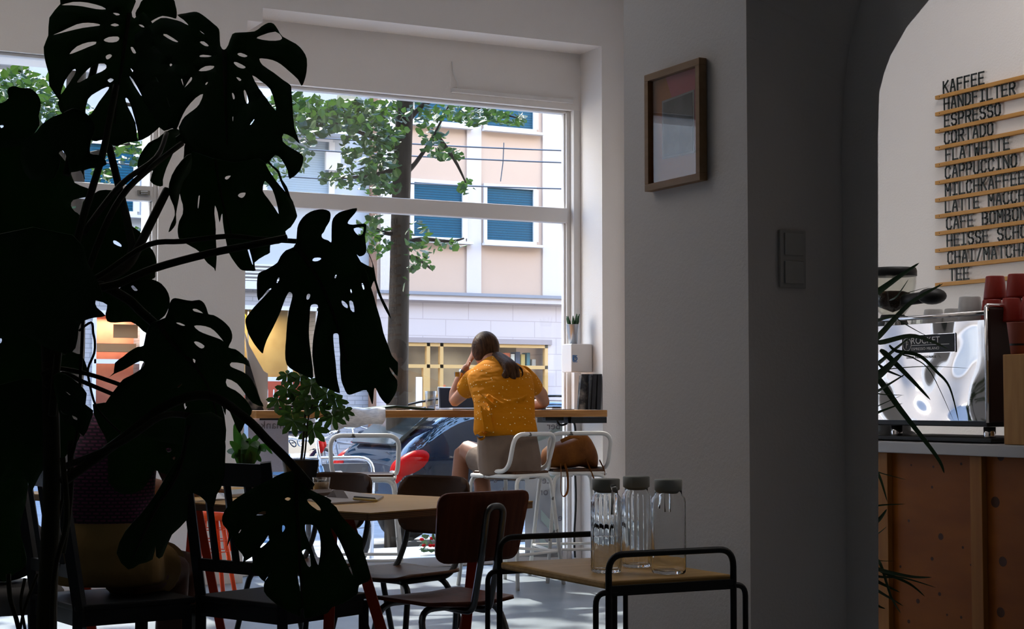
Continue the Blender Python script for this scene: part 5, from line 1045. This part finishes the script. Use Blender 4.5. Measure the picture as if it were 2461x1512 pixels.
for i, (s, py, px, nm) in enumerate(rows):
    a = onX(2246, py, WX-.03); r_ = thing('menu_rail', ('%s bamboo menu rail on the bar wall, lettered %s' % (nm, s.replace('CORTA DO', 'CORTADO'))), 'menu rail', (WX-.015, a.y-.6, a.z), group=None)
    r_['group'] = 'menu rails on the bar wall'
    MB().span(WX-.028, WX-.002, a.y-1.5, a.y, a.z-.010, a.z+.010).build('rail', M['rail'], r_, bevel=.002)
    MB().ell((WX-.0285, a.y-.035, a.z), (.001, .003, .003), 8, 5).build('screw', M['black'], r_)
    k0 = 0
    for wd_ in s.split(' '):
        lt_ = MB(); letters(lt_, wd_, (WX-.017, onX(px, py, WX-.02).y - k0*pit_, a.z+.017), (0, -1, 0), (0, 0, 1), (1, 0, 0), .060, pit_, pit_*.66, .004, .0085); k0 += len(wd_) + 1
        lt_.build('lettering', M['ink'], r_)
# dracaena between the arch wall and the bar counter
p = at(2082, 900, 5.95); dr = thing('dracaena_plant', 'dark spiky dracaena behind the arch edge in front of the bar', 'plant', (p.x, p.y, 0))
MB().lathe([(.0, 0), (.11, 0), (.14, .26), (.145, .28), (.13, .28), (.0, .25)], (p.x, p.y, 0), 24).build('pot', MATS['dark_planter'], dr, smooth=True)
dmat = leafy('dracaena_leaf', (.008, .025, .012), (.014, .042, .016), .12, 6)
def dl(crop, s, w, dd):
    pts = PX(crop, s); st_ = (pts[0][0]-18, pts[0][1] + (10 if pts[-1][1] < pts[0][1] else -14))
    pts = [st_] + pts; n = len(pts)
    b = MB(); blade(b, [at(x, y, 5.85 + dd*i/(n-1)) for i, (x, y) in enumerate(pts)], w/crop[2]*1.15*5.7/F); b.build('leaf', dmat, dr, smooth=True)
K1, K2 = (2060, 620, 3.15), (2060, 1000, 2.953)
for s, w_ in (('165,250 320,140 470,38', 55), ('165,590 400,345 650,195', 50), ('330,480 440,545 555,605', 10), ('380,265 550,218', 7), ('170,640 400,590 560,630 690,690', 42), ('330,600 430,595 620,575', 14), ('170,790 300,680 420,590', 34), ('170,880 260,800 360,700', 70), ('180,850 500,822 850,835', 9), ('300,705 470,740 600,860 700,980 770,1240', 32), ('340,730 430,760 560,870 730,1230', 13), ('230,740 420,930 555,1075', 48), ('165,920 330,1150 600,1500 660,1630', 52), ('170,1000 380,870', 26), ('170,1030 355,1040', 12), ('170,1115 340,1040', 10), ('170,1165 345,1100', 24), ('220,850 355,905', 26), ('300,290 390,160', 14), ('165,470 290,440 390,445', 24)):
    dl(K1, s, w_, random.uniform(-.22, .12))
for s, w_ in (('155,400 350,453', 11), ('155,420 215,610', 26), ('155,635 340,625', 16), ('155,735 212,660', 36), ('155,830 210,785', 10), ('155,1025 275,1030', 7), ('155,1090 380,1140 530,1145', 32), ('155,1140 330,1150 560,1218', 20), ('190,1110 370,1190 480,1280', 28), ('155,1180 305,1252', 30), ('155,1245 330,1350', 26), ('165,1050 240,1280 310,1400', 24), ('155,1350 200,1368', 20)):
    dl(K2, s, w_, random.uniform(-.2, .1))
MB().tube([(p.x, p.y, .25), (p.x-.005, p.y, .9), (p.x, p.y, 1.35)], .016, 8, smooth=4).tube([(p.x-.03, p.y, .25), (p.x-.02, p.y, .55)], .014, 8).build('stem', MATS['dark_stem'], dr, smooth=True)
# ================================================================== PEOPLE
def ellring(c, rx, ry, n=20, az=0., tilt=0., p=1.):
    c = Vector(c); out = []
    for j in range(n):
        a = 2*pi*j/n; x = rx*(abs(cos(a))**p)*(1 if cos(a) >= 0 else -1); y = ry*(abs(sin(a))**p)*(1 if sin(a) >= 0 else -1)
        v = Matrix.Rotation(az, 3, 'Z') @ (Matrix.Rotation(tilt, 3, 'X') @ Vector((x, y, 0))); out.append(c + v)
    return out
def hand(mb, wrist, palm_dir, side, curl, s=1.):        # palm with four fingers and a thumb
    w_ = Vector(wrist); d = Vector(palm_dir).normalized(); sd_ = Vector(side); sd_ = (sd_ - d*sd_.dot(d)).normalized(); n = d.cross(sd_).normalized()
    pc = w_ + d*.045*s
    mb.loft([[w_ + d*t*s + sd_*(wd*cos(a)*s) + n*(.013*sin(a)*s) for a in [2*pi*j/12 for j in range(12)]] for t, wd in ((-.01, .024), (.02, .034), (.06, .040), (.088, .038))])
    for i, L in enumerate((.062, .075, .070, .055)):
        o = w_ + d*.082*s + sd_*((i-1.5)*.021*s); k1 = o + (d*cos(curl*.5)+n*sin(curl*.5)).normalized()*L*.45*s; k2 = k1 + (d*cos(curl)+n*sin(curl)).normalized()*L*.32*s; k3 = k2 + (d*cos(curl*1.4)+n*sin(curl*1.4)).normalized()*L*.25*s
        mb.tube([o - d*.015, o, k1, k2, k3], [.0095*s, .0095*s, .009*s, .0082*s, .006*s], 8)
    t0 = w_ + d*.025*s - sd_*.03*s; t1 = t0 + (d*.7 - sd_*.7 + n*.2).normalized()*.035*s; t2 = t1 + (d*.9 - sd_*.2 + n*.4).normalized()*.028*s
    mb.tube([w_ + d*.02*s, t0, t1, t2], [.012*s, .012*s, .010*s, .007*s], 8)
skin = mat('skin', (.36, .165, .095), .5, col2=(.32, .14, .08), nscale=8)
# ------------------------------------------------------------------ woman at the counter
V = lambda px, py, y: onY(px, py, y)
wo_ = thing('person', 'person in a mustard dotted blouse and taupe shorts sitting at the counter, head in hand', 'person', (4.63, 9.06, .70))
def sec(px, py, y, hw, ry, tilt=0., p=.9): c0 = V(px, py, y); return ellring(c0, hw*c0.y/.872/F*1.0, ry, 24, R(-6), R(tilt), p)
b = MB()
b.loft([sec(1222, 1146, 9.06, 66, .13), sec(1222, 1110, 9.06, 72, .135), sec(1218, 1040, 9.07, 62, .105), sec(1210, 960, 9.20, 64, .10), sec(1203, 910, 9.33, 70, .095, -20), sec(1196, 888, 9.40, 56, .075, -30), sec(1188, 872, 9.45, 24, .05, -40), sec(1178, 855, 9.50, 22, .05, -40)])
hc = V(1166, 843, 9.555)
Mh = Matrix.Rotation(R(-38), 3, 'X') @ Matrix.Rotation(R(10), 3, 'Y')
b.ell(hc, (.074, .093, .112), 20, 14, Mh)
b.ell(hc + Mh @ Vector((0, .092, -.02)), (.013, .02, .018), 8, 6); b.ell(hc + Mh @ Vector((0, .07, -.075)), (.04, .03, .03), 10, 6)
for s in (-1, 1): b.ell(hc + Mh @ Vector((s*.076, -.005, -.01)), (.010, .02, .03), 8, 6)
wr = V(1122, 880, 9.70)
b.tube([V(1150, 908, 9.38), V(1128, 930, 9.52), V(1108, 950, 9.64), V(1091, 966, 9.75)], [.052, .047, .043, .036], 12)
b.tube([V(1091, 967, 9.75), V(1094, 945, 9.745), V(1106, 912, 9.72), wr], [.036, .040, .035, .024], 12)
hand(b, wr, V(1140, 846, 9.63)-wr, Vector((.2, .9, .2)), .5, .95)
b.tube([V(1262, 908, 9.38), V(1284, 930, 9.52), V(1300, 948, 9.62), V(1308, 968, 9.74)], [.052, .048, .045, .038], 12)
wr2 = V(1258, 974, 9.90)
b.tube([V(1308, 969, 9.74), V(1290, 972, 9.80), wr2], [.038, .036, .024], 12)
hand(b, wr2, Vector((-.75, .5, -.03)), Vector((.5, .75, 0)), .35, .95)
LG = ([(1198, 1118, 9.08), (1160, 1098, 9.26), (1122, 1082, 9.43), (1111, 1090, 9.47), (1108, 1115, 9.44), (1104, 1160, 9.40), (1098, 1225, 9.36), (1094, 1265, 9.34)], [(1242, 1120, 9.08), (1205, 1112, 9.26), (1166, 1104, 9.44), (1155, 1112, 9.47), (1156, 1140, 9.42), (1160, 1180, 9.36), (1170, 1235, 9.28), (1174, 1262, 9.26)])
for g in LG: b.tube([V(*q) for q in g], [.088, .080, .062, .056, .052, .054, .038, .032], 14)
b.build('body', skin, wo_, smooth=True, remesh=.008, rounds=6)
eyes = MB()
for s in (-1, 1): eyes.ell(hc + Mh @ Vector((s*.03, .082, .01)), (.012, .008, .006), 8, 6)
eyes.build('eyes', mat('eye_dark', (.03, .02, .015), .3), wo_)
MB().ell(hc + Mh @ Vector((0, .088, -.06)), (.022, .01, .007), 10, 6).build('mouth', mat('lips', (.30, .08, .06), .5), wo_)
sh_ = MB()
for g, d in ((LG[0], 1), (LG[1], 1)):
    a_ = V(*g[-1]); sh_.loft([[a_ + Vector((cos(q)*w2, t, sin(q)*h2 + z)) for q in [2*pi*j/14 for j in range(14)]] for t, w2, h2, z in ((-.05, .03, .03, -.035), (-.03, .04, .045, -.035), (.05, .044, .04, -.045), (.13, .045, .03, -.055), (.18, .03, .018, -.06))])
sh_.build('shoes', mat('shoe_dark', (.03, .03, .035), .6), wo_, smooth=True)
# blouse
bl = bpy.data.materials.new('mustard_dotted_cotton'); bl.use_nodes = True; t = bl.node_tree; bs = t.nodes['Principled BSDF']; bs.inputs['Roughness'].default_value = .9; bs.inputs['Specular IOR Level'].default_value = .05
tcn = t.nodes.new('ShaderNodeTexCoord'); vo = t.nodes.new('ShaderNodeTexVoronoi'); vo.inputs['Scale'].default_value = 38
r2 = t.nodes.new('ShaderNodeValToRGB'); r2.color_ramp.elements[0].position = .13; r2.color_ramp.elements[0].color = (.75, .55, .28, 1); r2.color_ramp.elements[1].position = .17; r2.color_ramp.elements[1].color = (.41, .140, .004, 1)
t.links.new(tcn.outputs['Object'], vo.inputs['Vector']); t.links.new(vo.outputs['Distance'], r2.inputs[0]); t.links.new(r2.outputs[0], bs.inputs['Base Color'])
wn = t.nodes.new('ShaderNodeTexNoise'); wn.inputs['Scale'].default_value = 6; bpn = t.nodes.new('ShaderNodeBump'); bpn.inputs['Strength'].default_value = .6; bpn.inputs['Distance'].default_value = .03
mp_ = t.nodes.new('ShaderNodeMapping'); mp_.inputs['Scale'].default_value = (1, 1, 2.2); mp_.inputs['Rotation'].default_value = (.3, .5, 0)
t.links.new(tcn.outputs['Object'], mp_.inputs[0]); t.links.new(mp_.outputs[0], wn.inputs['Vector']); t.links.new(wn.outputs['Fac'], bpn.inputs['Height']); t.links.new(bpn.outputs[0], bs.inputs['Normal'])
b = MB()
b.loft([sec(1216, 1048, 9.06, 75, .125), sec(1215, 1036, 9.06, 78, .135), sec(1213, 1005, 9.09, 74, .13), sec(1212, 970, 9.17, 74, .125), sec(1206, 930, 9.28, 80, .122, -15), sec(1200, 905, 9.35, 79, .115, -22), sec(1195, 888, 9.40, 64, .095, -30), sec(1189, 874, 9.44, 36, .07, -36), sec(1187, 868, 9.46, 28, .06, -38)])
b.tube([V(1160, 905, 9.37), V(1138, 918, 9.47), V(1119, 936, 9.58)], [.082, .080, .066], 16); b.tube([V(1250, 905, 9.37), V(1268, 918, 9.45), V(1284, 932, 9.54)], [.080, .074, .060], 16)
for i in range(5): b.tube([V(1150+i*22, 940+i*6, 9.12), V(1185+i*18, 975-i*4, 9.05), V(1230+i*10, 990-i*12, 9.06)], [.008, .014, .004], 8, smooth=3)
for i in range(3): b.tube([V(1152+i*12, 960+i*10, 9.06), V(1160+i*9, 1000, 8.98), V(1165+i*8, 1040, 8.95)], [.005, .012, .010], 8, smooth=3)
b.ell(V(1156, 1048, 8.99), (.03, .025, .03), 12, 8)
b.build('blouse', bl, wo_, smooth=True, remesh=.009, rounds=5)
MB().tube(fillet([V(1110, 897, 9.55), V(1104, 918, 9.56), V(1110, 926, 9.57), V(1117, 900, 9.56)], .02), .006, 6).build('sleeve_loop', bl, wo_, smooth=True)
st_ = mat('taupe_cotton', (.165, .115, .085), .85, col2=(.14, .095, .07), nscale=9, bump=.5, bscale=9)
b = MB()
b.loft([sec(1226, 1151, 9.06, 62, .12), sec(1225, 1138, 9.06, 74, .145), sec(1224, 1105, 9.06, 77, .15), sec(1220, 1060, 9.06, 73, .135), sec(1217, 1030, 9.06, 70, .12)])
b.tube([V(1200, 1116, 9.06), V(1170, 1106, 9.22), V(1148, 1100, 9.33)], [.10, .098, .092], 16); b.tube([V(1242, 1118, 9.06), V(1212, 1112, 9.25), V(1192, 1108, 9.36)], [.10, .096, .09], 16)
b.build('shorts', st_, wo_, smooth=True, remesh=.009, rounds=4)
MB().tube([V(1147, 1046, 8.97), V(1153, 1052, 8.935), V(1161, 1050, 8.925)], .006, 6, flat=2).build('belt', mat('belt_dark', (.05, .035, .03), .6), wo_)
hm = mat('dark_brown_hair', (.030, .015, .008), .5, col2=(.075, .037, .018), nscale=16, stretch=(6, 1, 1), bump=.5, bscale=60, spec=.03)
b = MB(); b.ell(hc + Mh @ Vector((0, -.012, .012)), (.090, .100, .118), 22, 14, Mh); b.ell(V(1188, 855, 9.50), (.035, .04, .035), 12, 8)
b.build('hair', hm, wo_, smooth=True, remesh=.008, rounds=3)
pt = MB()
for pts, r_ in (([(1186, 853, 9.47), (1203, 866, 9.36), (1220, 880, 9.24), (1216, 900, 9.20), (1207, 919, 9.19)], [.026, .034, .034, .024, .004]), ([(1190, 853, 9.47), (1208, 866, 9.35), (1226, 884, 9.23), (1232, 905, 9.2), (1222, 924, 9.19)], [.024, .033, .034, .026, .004]), ([(1188, 851, 9.47), (1212, 862, 9.35), (1236, 882, 9.22), (1243, 900, 9.2), (1240, 916, 9.19)], [.020, .026, .026, .018, .003]), ([(1192, 855, 9.46), (1222, 868, 9.33), (1250, 884, 9.21), (1256, 898, 9.2), (1252, 908, 9.2)], [.012, .010, .007, .005, .002])):
    pt.tube([V(*q) for q in pts], r_, 10, smooth=4)
pt.build('ponytail', hm, wo_, smooth=True)
MB().tube([wr + (V(1106, 912, 9.72)-wr).normalized()*.035, wr + (V(1106, 912, 9.72)-wr).normalized()*.052], .034, 14).box(V(1098, 900, 9.67), (.03, .012, .03)).build('watch', M['steel'], wo_, smooth=False)
# ------------------------------------------------------------------ person in the left foreground, back to the camera
B_ = lambda px, py, d: at(px, py, d)
mn = thing('person', 'person in a purple patterned shirt and khaki shorts seated behind the monstera', 'person', (1.40, 5.68, .45))
def sm(px, py, d, hw, ry, tz=0., p=.9): return ellring(B_(px, py, d), hw*d/F, ry, 24, R(-27), R(tz), p)
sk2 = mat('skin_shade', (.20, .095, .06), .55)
b = MB()
b.loft([sm(270, 1392, 5.70, 90, .14), sm(268, 1250, 5.70, 78, .12), sm(276, 1120, 5.72, 84, .12), sm(296, 1020, 5.76, 78, .10), sm(318, 978, 5.80, 40, .07), sm(345, 962, 5.84, 34, .06), sm(372, 948, 5.88, 34, .06)])
h2 = B_(402, 925, 5.92); b.ell(h2, (.075, .095, .115), 18, 12)
b.ell(h2 + Vector((.09, .02, -.02)), (.02, .014, .02), 8, 6); b.ell(h2 + Vector((.0, -.09, -.01)), (.02, .01, .03), 8, 6)
b.tube([B_(372, 1035, 5.66), B_(405, 1110, 5.68), B_(425, 1165, 5.75), B_(470, 1178, 5.95)], [.055, .048, .042, .028], 12)
hand(b, B_(470, 1178, 5.95), Vector((.9, .35, -.02)), Vector((.3, -.9, 0)), .3)
b.tube([B_(250, 1040, 5.95), B_(300, 1120, 6.05), B_(350, 1170, 6.12), B_(420, 1180, 6.2)], [.055, .048, .042, .028], 12)
hand(b, B_(420, 1180, 6.2), Vector((.9, .35, -.02)), Vector((.3, -.9, 0)), .3)
kn = (B_(418, 1372, 5.92), B_(440, 1362, 6.12))
for (hx, hd), k_, ft in (((300, 5.68), kn[0], (404, 5.95)), ((310, 5.86), kn[1], (470, 6.15))):
    f0 = B_(ft[0], 1500, ft[1]); f0.z = .09
    mid = (k_ + f0)/2; b.tube([B_(hx, 1372, hd), (B_(hx, 1372, hd)+k_)/2, k_, k_*.75+f0*.25, mid, k_*.2+f0*.8, f0], [.09, .085, .062, .056, .056, .04, .036], 14)
    s2 = MB(); s2.loft([[f0 + Vector((t, 0, -.05 + z)) + Vector((0, w2*cos(q), h_*sin(q))) for q in [2*pi*j/14 for j in range(14)]] for t, w2, h_, z in ((-.06, .03, .03, .0), (-.03, .042, .05, .01), (.06, .045, .042, .0), (.15, .046, .03, -.01), (.2, .03, .02, -.018))])
    s2.build('shoe', MATS['shoe_dark'], mn, smooth=True)
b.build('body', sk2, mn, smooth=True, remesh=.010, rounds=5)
pm = tiles('purple_patterned_cotton', (.19, .035, .095), (.03, .012, .03), .022, .012, .5, .9, 'XZ', .003, (.13, .028, .08))
b = MB()
b.loft([sm(266, 1262, 5.70, 98, .135), sm(265, 1235, 5.70, 102, .14), sm(268, 1150, 5.70, 104, .14), sm(278, 1080, 5.72, 102, .135), sm(290, 1025, 5.75, 92, .12), sm(298, 995, 5.78, 78, .10), sm(312, 972, 5.81, 46, .08), sm(318, 964, 5.82, 36, .07)])
b.tube([B_(345, 1025, 5.70), B_(378, 1070, 5.67), B_(396, 1105, 5.68)], [.08, .075, .065], 14); b.tube([B_(250, 1025, 5.92), B_(285, 1085, 6.0), B_(310, 1130, 6.05)], [.08, .07, .062], 14)
b.build('shirt', pm, mn, smooth=True, remesh=.010, rounds=5)
kh = mat('khaki_cotton', (.30, .185, .06), .85, col2=(.26, .155, .048), nscale=5, bump=1., bscale=9)
b = MB()
b.loft([sm(264, 1402, 5.70, 128, .16), sm(262, 1370, 5.70, 132, .175), sm(264, 1310, 5.70, 122, .165), sm(266, 1250, 5.70, 98, .135), sm(266, 1240, 5.70, 92, .13)])
b.tube([B_(295, 1368, 5.70), B_(350, 1366, 5.80), B_(388, 1368, 5.88)], [.105, .10, .092], 16); b.tube([B_(310, 1365, 5.86), B_(380, 1362, 6.0), B_(400, 1362, 6.05)], [.10, .096, .09], 16)
b.build('shorts', kh, mn, smooth=True, remesh=.010, rounds=5)
b = MB(); b.ell(h2 + Vector((-.012, -.004, .02)), (.088, .10, .108), 18, 12); b.build('hair', hm, mn, smooth=True)
# grey stool with a black bag at the far left
q = onZ(6, 1400, .47)
ss = thing('upholstered_stool', 'grey upholstered stool at the far left edge under a black bag', 'stool', (q.x, q.y, 0))
MB().lathe([(.0, .37), (.20, .375), (.21, .40), (.21, .44), (.19, .465), (.0, .47)], (q.x, q.y, 0), 28).build('cushion', mat('grey_felt', (.16, .155, .15), .95), ss, smooth=True)
for i in range(4): a = i*pi/2 + .6; MB().tube([(q.x+.14*cos(a), q.y+.14*sin(a), .37), (q.x+.17*cos(a), q.y+.17*sin(a), 0)], .014, 8).build('leg', M['blackwood'], ss)
tag(MB().ell((q.x, q.y, .58), (.15, .13, .108), 18, 12).ell((q.x+.05, q.y-.03, .62), (.1, .09, .07), 14, 9).build('bag', mat('black_nylon', (.012, .012, .013), .6), smooth=True, remesh=.012, rounds=4), 'black soft bag lying on the grey stool at the left edge', 'bag')
